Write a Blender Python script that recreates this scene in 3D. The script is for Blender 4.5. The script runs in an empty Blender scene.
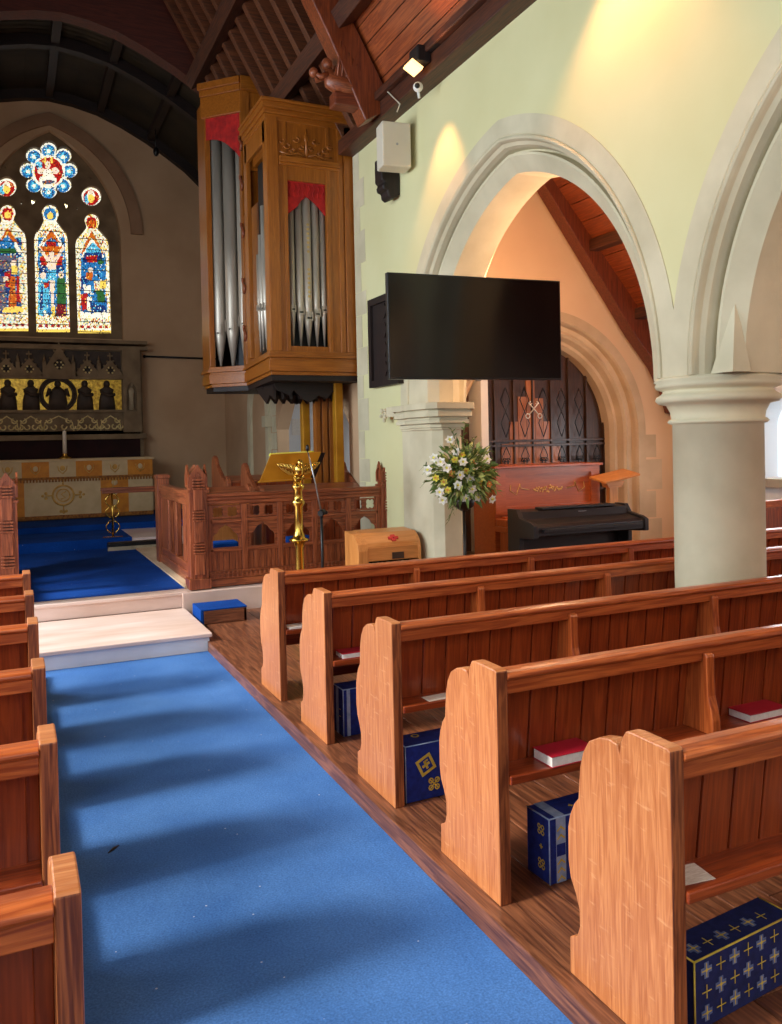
import bpy, bmesh, math, random
from mathutils import Vector, Matrix
random.seed(7)
S = bpy.context.scene
COL = S.collection
PI = math.pi

# ------------------------------------------------------------------ camera
CR = Vector((0.90881445, -0.4166592, -0.0212465))
CU = Vector((0.02556492, 0.00478678, 0.9996617))
CF = Vector((0.41641654, 0.90905016, -0.01500215))
FPX, CY, EYE = 829.99, 454.03, 1.68
def P(x, y, ax, v):
    """point where the sight line of photo position x, y meets the plane axis ax = v"""
    d = (x - 391) / FPX * CR - (y - CY) / FPX * CU + CF
    o = Vector((0, 0, EYE))
    return o + d * ((v - o[ax]) / d[ax])
cam = bpy.data.cameras.new('camera'); co = bpy.data.objects.new('camera', cam); COL.objects.link(co)
m = Matrix.Identity(4)
for i in range(3):
    m[i][0] = CR[i]; m[i][1] = CU[i]; m[i][2] = -CF[i]
m[2][3] = EYE
co.matrix_world = m
cam.sensor_fit = 'HORIZONTAL'; cam.sensor_width = 36; cam.lens = FPX / 782 * 36
cam.shift_y = -(512 - CY) / 782
cam.clip_start = 0.05
S.camera = co
S.view_settings.view_transform = 'Standard'; S.view_settings.look = 'None'
S.view_settings.gamma = 1; S.view_settings.use_curve_mapping = False
S.view_settings.exposure = 0.36

# ------------------------------------------------------------------ materials
def lin(c):
    return tuple(((v / 255) / 12.92 if v / 255 <= .04045 else ((v / 255 + .055) / 1.055) ** 2.4) for v in c) + (1,)
def newmat(name):
    mt = bpy.data.materials.new(name); mt.use_nodes = True
    nt = mt.node_tree; b = nt.nodes['Principled BSDF']
    return mt, nt, b
def coords(nt, scale, rnd=True):
    tc = nt.nodes.new('ShaderNodeTexCoord'); mp = nt.nodes.new('ShaderNodeMapping')
    mp.inputs['Scale'].default_value = scale
    nt.links.new(tc.outputs['Object'], mp.inputs['Vector'])
    if rnd:
        oi = nt.nodes.new('ShaderNodeObjectInfo'); mu = nt.nodes.new('ShaderNodeMath'); mu.operation = 'MULTIPLY'
        mu.inputs[1].default_value = 37.0
        nt.links.new(oi.outputs['Random'], mu.inputs[0]); nt.links.new(mu.outputs[0], mp.inputs['Location'])
    return mp
def ramp(nt, stops):
    r = nt.nodes.new('ShaderNodeValToRGB')
    e = r.color_ramp.elements
    e[0].position, e[0].color = stops[0][0], lin(stops[0][1])
    e[1].position, e[1].color = stops[-1][0], lin(stops[-1][1])
    for p, c in stops[1:-1]:
        n = e.new(p); n.color = lin(c)
    return r
def wood(name, dark, light, axis, rough=.38, coat=.25, fine=1.0, contrast=1.0, soft=None):
    mt, nt, b = newmat(name)
    sc = [9 * fine] * 3; sc[axis] = .7 * fine
    if soft is not None: sc[soft] = .7 * fine
    mp = coords(nt, sc)
    n1 = nt.nodes.new('ShaderNodeTexNoise'); n1.inputs['Scale'].default_value = 2.2; n1.inputs['Detail'].default_value = 4
    n1.inputs['Distortion'].default_value = 1.2
    nt.links.new(mp.outputs[0], n1.inputs['Vector'])
    sc2 = [60 * fine] * 3; sc2[axis] = 2.2 * fine
    if soft is not None: sc2[soft] = 2.2 * fine
    mp2 = coords(nt, sc2)
    n2 = nt.nodes.new('ShaderNodeTexNoise'); n2.inputs['Scale'].default_value = 1.6; n2.inputs['Detail'].default_value = 5
    nt.links.new(mp2.outputs[0], n2.inputs['Vector'])
    # growth rings
    m1 = nt.nodes.new('ShaderNodeMath'); m1.operation = 'MULTIPLY'; m1.inputs[1].default_value = 26
    nt.links.new(n1.outputs[0], m1.inputs[0])
    sn = nt.nodes.new('ShaderNodeMath'); sn.operation = 'SINE'; nt.links.new(m1.outputs[0], sn.inputs[0])
    mr = nt.nodes.new('ShaderNodeMapRange'); mr.inputs[1].default_value = -1; mr.inputs[2].default_value = 1
    mr.inputs[3].default_value = .5 - .16 * contrast; mr.inputs[4].default_value = .5 + .16 * contrast
    nt.links.new(sn.outputs[0], mr.inputs[0])
    ad = nt.nodes.new('ShaderNodeMath'); ad.operation = 'MULTIPLY_ADD'; ad.inputs[1].default_value = 1.1 * contrast
    sb = nt.nodes.new('ShaderNodeMath'); sb.operation = 'SUBTRACT'; sb.inputs[1].default_value = .5
    nt.links.new(n2.outputs[0], sb.inputs[0]); nt.links.new(sb.outputs[0], ad.inputs[0]); nt.links.new(mr.outputs[0], ad.inputs[2])
    mid = tuple((a + c) / 2 for a, c in zip(dark, light))
    r = ramp(nt, [(.2, dark), (.5, mid), (.8, light)])
    nt.links.new(ad.outputs[0], r.inputs[0])
    nt.links.new(r.outputs[0], b.inputs['Base Color'])
    b.inputs['Roughness'].default_value = rough
    b.inputs['Coat Weight'].default_value = coat; b.inputs['Coat Roughness'].default_value = .25
    bp = nt.nodes.new('ShaderNodeBump'); bp.inputs['Strength'].default_value = .12; bp.inputs['Distance'].default_value = .004
    nt.links.new(ad.outputs[0], bp.inputs['Height']); nt.links.new(bp.outputs[0], b.inputs['Normal'])
    return mt
def mottled(name, c1, c2, scale=3, rough=.8, metal=0, bump=.0, detail=5, rnd=True, spec=.5, stretch=(1, 1, 1)):
    mt, nt, b = newmat(name)
    mp = coords(nt, stretch, rnd)
    n = nt.nodes.new('ShaderNodeTexNoise'); n.inputs['Scale'].default_value = scale; n.inputs['Detail'].default_value = detail
    nt.links.new(mp.outputs[0], n.inputs['Vector'])
    r = ramp(nt, [(.32, c1), (.68, c2)])
    nt.links.new(n.outputs[0], r.inputs[0]); nt.links.new(r.outputs[0], b.inputs['Base Color'])
    b.inputs['Roughness'].default_value = rough; b.inputs['Metallic'].default_value = metal
    b.inputs['Specular IOR Level'].default_value = spec
    if bump:
        n3 = nt.nodes.new('ShaderNodeTexNoise'); n3.inputs['Scale'].default_value = scale * 14; n3.inputs['Detail'].default_value = 4
        nt.links.new(mp.outputs[0], n3.inputs['Vector'])
        bp = nt.nodes.new('ShaderNodeBump'); bp.inputs['Strength'].default_value = bump; bp.inputs['Distance'].default_value = .01
        nt.links.new(n3.outputs[0], bp.inputs['Height']); nt.links.new(bp.outputs[0], b.inputs['Normal'])
    return mt
def glow(name, c, s):
    mt, nt, b = newmat(name)
    b.inputs['Base Color'].default_value = lin(c); b.inputs['Emission Color'].default_value = lin(c)
    b.inputs['Emission Strength'].default_value = s; b.inputs['Roughness'].default_value = .3
    return mt
def carpetmat(name, c1, c2):
    mt = mottled(name, c1, c2, scale=2.2, rough=.97, bump=.35, spec=.1, rnd=False)
    nt = mt.node_tree; b = nt.nodes['Principled BSDF']
    r = [l.from_node for l in nt.links if l.to_socket == b.inputs['Base Color']][0]
    tc = nt.nodes.new('ShaderNodeTexCoord'); n = nt.nodes.new('ShaderNodeTexNoise'); n.inputs['Scale'].default_value = 130
    nt.links.new(tc.outputs['Object'], n.inputs['Vector'])
    rr = ramp(nt, [(.3, (205, 205, 205)), (.7, (255, 255, 255))]); nt.links.new(n.outputs[0], rr.inputs[0])
    mx = nt.nodes.new('ShaderNodeMix'); mx.data_type = 'RGBA'; mx.blend_type = 'MULTIPLY'; mx.inputs[0].default_value = 1
    nt.links.new(r.outputs[0], mx.inputs[6]); nt.links.new(rr.outputs[0], mx.inputs[7])
    # sparse pale lint
    v = nt.nodes.new('ShaderNodeTexVoronoi'); v.inputs['Scale'].default_value = 9
    nt.links.new(tc.outputs['Object'], v.inputs['Vector'])
    lt = nt.nodes.new('ShaderNodeMath'); lt.operation = 'LESS_THAN'; lt.inputs[1].default_value = .035
    nt.links.new(v.outputs['Distance'], lt.inputs[0])
    m2 = nt.nodes.new('ShaderNodeMix'); m2.data_type = 'RGBA'; m2.inputs[7].default_value = lin((170, 180, 200))
    nt.links.new(lt.outputs[0], m2.inputs[0]); nt.links.new(mx.outputs[2], m2.inputs[6])
    nt.links.new(m2.outputs[2], b.inputs['Base Color'])
    return mt

PD, PL = (136, 56, 20), (192, 100, 46)
BD, BL = (112, 40, 14), (160, 70, 28)
W = {}
for ax, nm in enumerate('xyz'):
    W['pew' + nm] = wood('pine_' + nm, PD, PL, ax)
    W['back' + nm] = wood('red_pine_' + nm, BD, BL, ax, rough=.3, coat=.45)
    W['oak' + nm] = wood('carved_oak_' + nm, (104, 48, 24), (168, 92, 54), ax, rough=.4)
    W['org' + nm] = wood('organ_oak_' + nm, (128, 68, 14), (180, 106, 32), ax, rough=.35, coat=.3, contrast=.6)
    W['roof' + nm] = wood('roof_oak_' + nm, (52, 24, 12), (92, 46, 22), ax, rough=.55, coat=.1)
    W['blk' + nm] = wood('old_dark_oak_' + nm, (18, 9, 6), (38, 20, 12), ax, rough=.6, coat=.05)
    W['plat' + nm] = wood('worn_floor_' + nm, (78, 42, 26), (140, 86, 56), ax, rough=.42, coat=.2)
    W['piano' + nm] = wood('mahogany_' + nm, (146, 64, 26), (190, 100, 50), ax, rough=.3, coat=.4, contrast=.5)
    W['lite' + nm] = wood('light_oak_' + nm, (190, 118, 56), (222, 152, 84), ax, contrast=.6)
ENDW = wood('pew_end_pine', (160, 88, 44), (202, 132, 80), 2, rough=.42, coat=.2, fine=1.5, contrast=.75, soft=0)
EDGEW = wood('pew_edge_pine', (96, 44, 22), (160, 88, 46), 2, rough=.4, coat=.25, fine=1.2, contrast=1.25)  # darker varnish, plus the back edge's shade put into the colour
BACKP = wood('matchboard_pine', BD, BL, 2, rough=.3, coat=.5, fine=1.0, contrast=.75, soft=1)
# scratched varnish on the pew ends
nt = ENDW.node_tree; b = nt.nodes['Principled BSDF']
src = [l.from_node for l in nt.links if l.to_socket == b.inputs['Base Color']][0]
mp = coords(nt, (1, 6, 26)); vn = nt.nodes.new('ShaderNodeTexNoise'); vn.inputs['Scale'].default_value = 2.4; vn.inputs['Detail'].default_value = 8
nt.links.new(mp.outputs[0], vn.inputs['Vector'])
rr = ramp(nt, [(.62, (0, 0, 0)), (.74, (150, 150, 150))]); nt.links.new(vn.outputs[0], rr.inputs[0])
mx = nt.nodes.new('ShaderNodeMix'); mx.data_type = 'RGBA'; mx.inputs[7].default_value = lin((232, 180, 128))
nt.links.new(rr.outputs[0], mx.inputs[0]); nt.links.new(src.outputs[0], mx.inputs[6]); nt.links.new(mx.outputs[2], b.inputs['Base Color'])

M = dict(
    wall=mottled('pale_green_plaster', (210, 204, 152), (218, 213, 164), 1.1, .9, rnd=False, bump=.05),
    chwall=mottled('chancel_plaster', (182, 148, 112), (196, 162, 126), 1.3, .9, rnd=False, bump=.05),
    white=mottled('white_plaster', (226, 228, 230), (236, 236, 234), 1.3, .9, rnd=False),
    peach=mottled('peach_plaster', (226, 190, 150), (234, 200, 162), 1.3, .9, rnd=False, bump=.05),
    stone=mottled('limestone', (190, 180, 148), (212, 202, 170), 2.5, .85, rnd=False, bump=.12),
    stonew=mottled('warm_limestone', (196, 168, 134), (216, 190, 156), 2.5, .85, rnd=False, bump=.12),
    stoned=mottled('grey_brown_stone', (108, 88, 64), (140, 118, 88), 3.5, .85, rnd=False, bump=.15),
    hood=mottled('window_hood_stone', (140, 106, 78), (156, 120, 90), 3, .85, rnd=False),
    marble=mottled('pink_marble', (206, 176, 158), (236, 214, 204), 2.0, .35, rnd=False, stretch=(.6, 2.5, 1)),
    marblew=mottled('white_marble', (218, 216, 214), (236, 234, 232), 2.0, .4, rnd=False),
    tile=mottled('floor_stone', (110, 84, 64), (140, 108, 84), 4, .6, rnd=False),
    carpet=carpetmat('blue_carpet', (66, 112, 178), (82, 130, 196)),
    carpetd=carpetmat('deep_blue_carpet', (12, 60, 138), (20, 74, 158)),
    brass=mottled('brass', (190, 150, 60), (222, 186, 96), 6, .24, metal=1),
    goldp=mottled('gilded_timber', (176, 116, 22), (206, 146, 40), 4, .3, metal=.35),
    tin=mottled('organ_pipe_tin', (168, 158, 142), (204, 194, 176), 5, .42, metal=.45, stretch=(1, 1, .2)),
    tina=mottled('gold_stencil', (205, 175, 110), (225, 200, 140), 9, .4, metal=.4),
    red=mottled('red_cloth', (150, 14, 12), (196, 30, 22), 12, .8),
    black=mottled('black_satin', (10, 10, 11), (16, 16, 18), 6, .35),
    screen=mottled('screen_glass', (7, 6, 6), (9, 8, 8), 3, .16),
    blkm=mottled('black_metal', (20, 20, 22), (32, 32, 34), 6, .4, metal=.4),
    steel=mottled('steel', (150, 150, 150), (180, 180, 180), 6, .3, metal=.9),
    cream=mottled('cream_plastic', (206, 196, 174), (214, 204, 182), 3, .5),
    piano=mottled('dark_grey_lacquer', (22, 21, 24), (32, 31, 34), 4, .42),
    wwhite=mottled('white_keys', (226, 224, 214), (236, 234, 226), 4, .4),
    gold=mottled('gold_mosaic', (150, 108, 20), (226, 182, 60), 26, .3, metal=.55),
    cloth=mottled('cream_silk', (196, 166, 120), (210, 182, 136), 6, .7),
    clothg=mottled('gold_silk', (190, 112, 10), (214, 136, 22), 8, .6),
    fringe=mottled('red_gold_fringe', (110, 60, 20), (170, 110, 40), 30, .8),
    emb=mottled('gold_embroidery', (190, 140, 60), (214, 168, 86), 14, .7),
    velvet=mottled('dark_curtain', (30, 8, 10), (44, 14, 14), 5, .95),
    bookred=mottled('red_book_cloth', (150, 10, 34), (172, 18, 44), 9, .5),
    page=mottled('book_pages', (226, 220, 210), (240, 236, 228), 60, .8),
    paper=mottled('printed_paper', (206, 190, 170), (232, 222, 208), 46, .8, stretch=(1, 5, 1)),
    hass=mottled('blue_needlepoint', (12, 30, 110), (20, 44, 138), 40, .9, bump=.2),
    hassn=mottled('navy_needlepoint', (14, 22, 72), (22, 32, 92), 40, .9, bump=.2),
    hassy=mottled('yellow_wool', (196, 166, 50), (226, 196, 84), 30, .9),
    hassw=mottled('pale_blue_wool', (130, 150, 186), (166, 180, 206), 30, .9),
    hassb=mottled('grey_blue_wool', (84, 96, 140), (110, 122, 160), 30, .9),
    leaf=mottled('foliage', (66, 88, 30), (116, 136, 60), 8, .6),
    leafl=mottled('pale_foliage', (150, 160, 80), (184, 186, 110), 8, .6),
    petalw=mottled('white_petals', (226, 222, 206), (240, 238, 228), 8, .6),
    petaly=mottled('yellow_petals', (216, 206, 60), (232, 222, 110), 8, .6),
    petalo=mottled('orange_petals', (214, 130, 60), (232, 158, 90), 8, .6),
    wax=mottled('candle_wax', (220, 206, 186), (230, 218, 198), 5, .5),
    lamp=glow('floodlight_lens', (255, 206, 130), 2.2),
    plaque=mottled('dark_plaque', (50, 36, 28), (66, 50, 38), 5, .4),
    inlay=mottled('pale_inlay', (220, 170, 90), (236, 190, 112), 12, .35),
    emred=mottled('red_paint', (190, 24, 26), (206, 40, 38), 6, .5),
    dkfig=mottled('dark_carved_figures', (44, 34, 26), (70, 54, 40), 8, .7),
    palefig=mottled('pale_carved_stone', (150, 134, 108), (176, 160, 130), 8, .7),
    win=mottled('daylit_pane_white', (232, 236, 240), (240, 244, 248), 2, .5),
    bark=mottled('bronze_stand', (36, 28, 20), (52, 42, 30), 5, .4, metal=.5),
    gutter=mottled('grey_stone_sill', (150, 146, 130), (170, 166, 150), 3, .8),
    leather=mottled('brown_leather', (96, 48, 30), (130, 70, 46), 9, .5),
)

# ------------------------------------------------------------------ mesh helpers
class MB:
    def __init__(s): s.bm = bmesh.new(); s.m = 0; s.sm = False
    def _f(s, vs):
        try:
            f = s.bm.faces.new(vs); f.material_index = s.m; f.smooth = s.sm; return f
        except ValueError:
            return None
    def box(s, x0, y0, z0, x1, y1, z1, mat=None):
        if mat is None:
            c = [(x, y, z) for z in (z0, z1) for y in (y0, y1) for x in (x0, x1)]
        else:
            c = [mat @ Vector((x, y, z)) for z in (z0, z1) for y in (y0, y1) for x in (x0, x1)]
        v = [s.bm.verts.new(p) for p in c]
        for q in ((0, 2, 3, 1), (4, 5, 7, 6), (0, 1, 5, 4), (2, 6, 7, 3), (0, 4, 6, 2), (1, 3, 7, 5)): s._f([v[i] for i in q])
        return s
    def prism(s, pts, a, b, ax):
        """polygon pts (u, v) in the plane normal to axis ax, from a to b"""
        def mk(u, v, w):
            return {0: (w, u, v), 1: (u, w, v), 2: (u, v, w)}[ax]
        A = [s.bm.verts.new(mk(u, v, a)) for u, v in pts]; B = [s.bm.verts.new(mk(u, v, b)) for u, v in pts]
        s._f(A[::-1]); s._f(B)
        n = len(pts)
        for i in range(n): s._f([A[i], A[(i + 1) % n], B[(i + 1) % n], B[i]])
        return s
    def tube(s, path, r, n=10, cap=True):
        path = [Vector(p) for p in path]; k = len(path)
        rr = r if isinstance(r, (list, tuple)) else [r] * k
        rings = []; prev = None
        for i, p in enumerate(path):
            t = (path[min(i + 1, k - 1)] - path[max(i - 1, 0)])
            t = t.normalized() if t.length > 1e-9 else Vector((0, 0, 1))
            if prev is None:
                u = t.orthogonal().normalized()
            else:
                u = (prev - t * prev.dot(t))
                u = u.normalized() if u.length > 1e-6 else t.orthogonal().normalized()
            prev = u; w = t.cross(u)
            rings.append([s.bm.verts.new(p + (u * math.cos(2 * PI * j / n) + w * math.sin(2 * PI * j / n)) * rr[i]) for j in range(n)])
        o = s.sm; s.sm = True
        for i in range(k - 1):
            for j in range(n): s._f([rings[i][j], rings[i][(j + 1) % n], rings[i + 1][(j + 1) % n], rings[i + 1][j]])
        s.sm = o
        if cap: s._f(rings[0][::-1]); s._f(rings[-1])
        return s
    def lathe(s, prof, cx=0, cy=0, n=24, smooth=True, sy=1.0, rot=0.0):
        rings = [[s.bm.verts.new((cx + r * math.cos(2 * PI * j / n + rot), cy + sy * r * math.sin(2 * PI * j / n + rot), z)) for j in range(n)] for r, z in prof]
        o = s.sm; s.sm = smooth
        for i in range(len(prof) - 1):
            for j in range(n): s._f([rings[i][j], rings[i][(j + 1) % n], rings[i + 1][(j + 1) % n], rings[i + 1][j]])
        s.sm = o
        s._f(rings[0][::-1]); s._f(rings[-1])
        return s
    def ball(s, c, r, n=10, k=7):
        c = Vector(c); r = Vector(r if isinstance(r, (tuple, list)) else (r, r, r))
        top = s.bm.verts.new(c + Vector((0, 0, r.z))); bot = s.bm.verts.new(c - Vector((0, 0, r.z))); rings = []
        for i in range(1, k):
            a = PI * i / k
            rings.append([s.bm.verts.new(c + Vector((r.x * math.sin(a) * math.cos(2 * PI * j / n), r.y * math.sin(a) * math.sin(2 * PI * j / n), r.z * math.cos(a)))) for j in range(n)])
        o = s.sm; s.sm = True
        for j in range(n):
            s._f([top, rings[0][j], rings[0][(j + 1) % n]]); s._f([bot, rings[-1][(j + 1) % n], rings[-1][j]])
        for i in range(k - 2):
            for j in range(n): s._f([rings[i][j], rings[i + 1][j], rings[i + 1][(j + 1) % n], rings[i][(j + 1) % n]])
        s.sm = o
        return s
    def quad(s, *p):
        s._f([s.bm.verts.new(q) for q in p]); return s
    def addmesh(s, me, mtx):
        n0 = len(s.bm.verts); f0 = len(s.bm.faces)
        s.bm.from_mesh(me); s.bm.verts.ensure_lookup_table(); s.bm.faces.ensure_lookup_table()
        for v in s.bm.verts[n0:]: v.co = mtx @ v.co
        for f in s.bm.faces[f0:]: f.material_index = s.m; f.smooth = False
        return s
    def build(s, name, mats, parent=None, bevel=0, loc=None):
        bmesh.ops.recalc_face_normals(s.bm, faces=s.bm.faces)
        me = bpy.data.meshes.new(name); s.bm.to_mesh(me); s.bm.free()
        if not isinstance(mats, (list, tuple)): mats = [mats]
        for mt in mats: me.materials.append(mt)
        o = bpy.data.objects.new(name, me); COL.objects.link(o)
        if parent: o.parent = parent
        if loc: o.location = loc
        if bevel:
            bv = o.modifiers.new('bevel', 'BEVEL'); bv.width = bevel; bv.segments = 2; bv.limit_method = 'ANGLE'; bv.angle_limit = .6
        return o
AXM = {1: Matrix(((1, 0, 0, 0), (0, 0, 1, 0), (0, 1, 0, 0), (0, 0, 0, 1))),      # u->X v->Z extrude Y
       0: Matrix(((0, 0, 1, 0), (1, 0, 0, 0), (0, 1, 0, 0), (0, 0, 0, 1))),      # u->Y v->Z extrude X
       2: Matrix.Identity(4)}
def plate(mb, outer, holes, a, b, ax):
    """flat board with holes cut through, between a and b along axis ax"""
    cu = bpy.data.curves.new('c', 'CURVE'); cu.dimensions = '2D'; cu.fill_mode = 'BOTH'; cu.extrude = abs(b - a) / 2
    for poly in [outer] + holes:
        sp = cu.splines.new('POLY'); sp.points.add(len(poly) - 1)
        for i, (u, v) in enumerate(poly): sp.points[i].co = (u, v, 0, 1)
        sp.use_cyclic_u = True
    ob = bpy.data.objects.new('c', cu); COL.objects.link(ob)
    dg = bpy.context.evaluated_depsgraph_get(); dg.update()
    me = bpy.data.meshes.new_from_object(ob.evaluated_get(dg))
    bpy.data.objects.remove(ob); bpy.data.curves.remove(cu)
    mid = (a + b) / 2
    tr = Matrix.Translation({0: (mid, 0, 0), 1: (0, mid, 0), 2: (0, 0, mid)}[ax])
    mb.addmesh(me, tr @ AXM[ax]); bpy.data.meshes.remove(me)
    return mb
def root(name, loc=(0, 0, 0), rz=0):
    o = bpy.data.objects.new(name, None); COL.objects.link(o); o.location = loc; o.rotation_euler.z = rz; o.empty_display_size = .1
    return o
def tag(o, label, cat, group=None, kind=None):
    o['label'] = label; o['category'] = cat
    if group: o['group'] = group
    if kind: o['kind'] = kind
    return o
def struct(o, label=None):
    o['kind'] = 'structure'
    if label: o['label'] = label
    return o
def clone(o, loc, rz=None):
    r = o.copy(); COL.objects.link(r); r.location = loc
    if rz is not None: r.rotation_euler.z = rz
    for ch in list(o.children):
        c = ch.copy(); COL.objects.link(c); c.parent = r
        for g in list(ch.children):
            d = g.copy(); COL.objects.link(d); d.parent = c
    return r
def circ(cx, cy, r, n=24, a0=0, a1=2 * PI, ry=None):
    ry = ry or r
    full = abs(a1 - a0 - 2 * PI) < 1e-6
    k = n if full else n + 1
    return [(cx + r * math.cos(a0 + (a1 - a0) * i / n), cy + ry * math.sin(a0 + (a1 - a0) * i / n)) for i in range(k)]
def pointed(cx, z0, zs, a, h, n=10):
    """opening outline: sill z0, springing zs, half width a, rise h"""
    r = (a * a + h * h) / (2 * a); c = r - a; th = math.acos(max(-1, min(1, c / r)))
    pts = [(cx - a, z0), (cx + a, z0)] if z0 < zs else []
    R_ = [(cx - c + r * math.cos(th * i / n), zs + r * math.sin(th * i / n)) for i in range(n + 1)]
    L_ = [(2 * cx - x, z) for x, z in R_[:-1]][::-1]
    return pts + R_ + L_
def ogee(cx, z0, zs, a, h):
    """cusped ogee opening"""
    R_ = [(cx + a, zs), (cx + a * .97, zs + h * .18), (cx + a * .85, zs + h * .33), (cx + a * .66, zs + h * .42), (cx + a * .60, zs + h * .50),
          (cx + a * .5, zs + h * .66), (cx + a * .3, zs + h * .8), (cx + a * .1, zs + h * .88), (cx, zs + h)]
    return [(cx - a, z0), (cx + a, z0)] + R_ + [(2 * cx - x, z) for x, z in R_[:-1]][::-1]
def quatre(cx, cz, r, k=4, f=.56, rot=0.0):
    pts = []
    for i in range(k):
        a = 2 * PI * i / k + rot
        for j in range(-4, 5):
            b_ = a + j / 4 * 1.75
            pts.append((cx + math.cos(a) * r * .5 + math.cos(b_) * r * .5, cz + math.sin(a) * r * .5 + math.sin(b_) * r * .5))
    return pts

# ------------------------------------------------------------------ the setting: floor, steps, carpet
struct(MB().box(-3.2, -2.6, -.3, 8.6, 7.98, -.012).build('floor', M['tile']))
struct(MB().box(-3.2, 7.98, -.3, 8.6, 15.9, .288).build('floor_chancel', M['tile']))
# wooden pew floor on the right with a heavy kerb board
pf = MB()
random.seed(3)
pf.box(1.425, -2.0, -.012, 1.55, 7.28, .08)
x = 1.55
while x < 8.2:
    w_ = .16; y = -2.0 - random.random()
    while y < 7.9:
        l_ = 1.6 + random.random() * 1.2
        pf.box(x + .002, max(y, -2.0), -.012, min(x + w_ - .002, 8.2), min(y + l_ - .004, 7.93), .078)
        y += l_
    x += w_
struct(pf.build('floor_platform', W['platy'], bevel=.003), 'worn wooden pew platform')
pl = MB(); pl.box(-3.0, -2.0, -.012, .13, 6.6, .08)
struct(pl.build('floor_platform_left', W['platy'], bevel=.004))
tag(MB().box(.05, -2.4, -.013, 1.424, 6.79, 0).build('aisle_carpet', M['carpet']), 'blue aisle carpet running up to the white marble step', 'carpet')
# marble steps
st = MB(); st.box(-2.2, 6.79, -.012, 1.44, 7.99, .115)
struct(st.build('floor_step', M['marblew']))
st = MB(); st.box(-2.2, 6.765, .115, 1.46, 7.955, .148)
struct(st.build('floor_tread', M['marble'], bevel=.006))
st = MB(); st.box(-2.2, 7.97, .148, 1.5, 8.04, .27); st.box(-2.2, 7.945, .27, 1.5, 8.14, .3)
struct(st.build('floor_step_upper', M['marble'], bevel=.005))
st = MB(); st.box(1.44, 7.93, .0, 4.2, 8.2, .29)
struct(st.build('floor_plinth', M['marble'], bevel=.004))
tag(MB().box(-.1, 8.14, .288, 1.5, 11.95, .302).build('chancel_carpet', M['carpetd']), 'deep blue carpet along the chancel floor before the altar', 'carpet')
st = MB(); st.box(1.5, 8.15, .288, 1.75, 12, .32)
struct(st.build('trim_1', M['stonew']))
st = MB(); st.box(-2.2, 11.97, .288, 3.7, 13.3, .42)
struct(st.build('floor_sanctuary', M['marble'], bevel=.004))
tag(MB().box(-.6, 11.96, .29, 1.5, 13.5, .432).build('sanctuary_carpet', M['carpetd']), 'dark blue carpet covering the step below the altar', 'carpet')
st = MB(); st.box(-1.6, 13.3, .288, 3.2, 15.6, .52)
struct(st.build('floor_footpace', M['carpetd'], bevel=.004))

# ------------------------------------------------------------------ arcade wall on the right
XW0, XW1 = 3.60, 4.26
AC = [5.665, 1.895, -1.875]; AA, AH, ZS = 1.92, 2.19, 2.03
AR = (AA * AA + AH * AH) / (2 * AA); AK = AR - AA
def zarch(y):
    for c in AC:
        d = abs(y - c)
        if d <= 1.886: return ZS + math.sqrt(max(0, AR ** 2 - (d + AK) ** 2))
    return None
pts = [(-3.9, 5.35), (-3.9, 0)]
pts = [(8.72, 5.35), (-3.78, 5.35)]
n = 300
ys = [-3.755 + (7.55 + 3.755) * i / n for i in range(n + 1)]
pts += [(y, zarch(y) or ZS) for y in ys]
pts += [(7.55, ZS), (7.55, .08), (8.72, .08)]
mb = MB(); plate(mb, pts, [], XW0, XW1, 0)
wr = struct(mb.build('wall_right', M['wall']))
# swept arch mouldings
PROF = [(0, XW0 - .006), (.135, XW0 - .006), (.145, XW0 + .002), (.15, XW0 - .010), (.163, XW0 - .018), (.176, XW0 - .010), (.184, XW0 + .008), (.19, XW0 + .03), (.215, XW0 + .05), (.228, XW0 + .09), (.236, XW0 + .15), (.25, XW0 + .15), (.262, XW0 + .088),
        (.282, XW0 + .088), (.40, XW0 + .165), (.40, XW1 - .165), (.28, XW1 - .08), (.25, XW1 - .08), (.2, XW1 - .02), (.15, XW1 + .006), (0, XW1 + .006)]
def archring(c, a, zs, h, prof, n=40, ax=0):
    mb = MB(); mb.sm = False
    r = (a * a + h * h) / (2 * a); k = r - a
    for sgn in (1, -1):
        rows = []
        for (nn, xx) in prof:
            rn = r - nn; th = math.acos(min(1, k / rn))
            row = []
            for i in range(n + 1):
                t = th * i / n
                yy = c + sgn * (-k + rn * math.cos(t)); zz = zs + rn * math.sin(t)
                row.append(mb.bm.verts.new((xx, yy, zz) if ax == 0 else (yy, xx, zz)))
            rows.append(row)
        q = len(rows)
        for j in range(q):
            A, B = rows[j], rows[(j + 1) % q]
            for i in range(n): mb._f([A[i], A[i + 1], B[i + 1], B[i]])
        mb._f([rw[0] for rw in rows])
    return mb
for i, c in enumerate(AC):
    mb = archring(c, AA, ZS - .0005 * i, AH, [(n_ + .002 * i, x_ - (.003 * i if x_ < 3.9 else -.003 * i)) for n_, x_ in PROF])
    # pyramid stops where the chamfer dies into the capital
    for sg in (1,):
        if i == 0: continue
        yb = lambda nn: c + sg * (AA - nn)
        base = [(XW0 + .07, yb(.24)), (XW0 + .06, yb(.41)), (XW0 + .18, yb(.43)), (XW0 + .18, yb(.3))]
        vb = [mb.bm.verts.new((x_, y_, ZS)) for x_, y_ in base]
        vt = mb.bm.verts.new((XW0 + .125, yb(.375), ZS + .42))
        for k_ in range(4): mb._f([vb[k_], vb[(k_ + 1) % 4], vt])
    struct(mb.build('arch_moulding', M['stone']), 'moulded stone nave arch')
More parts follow.
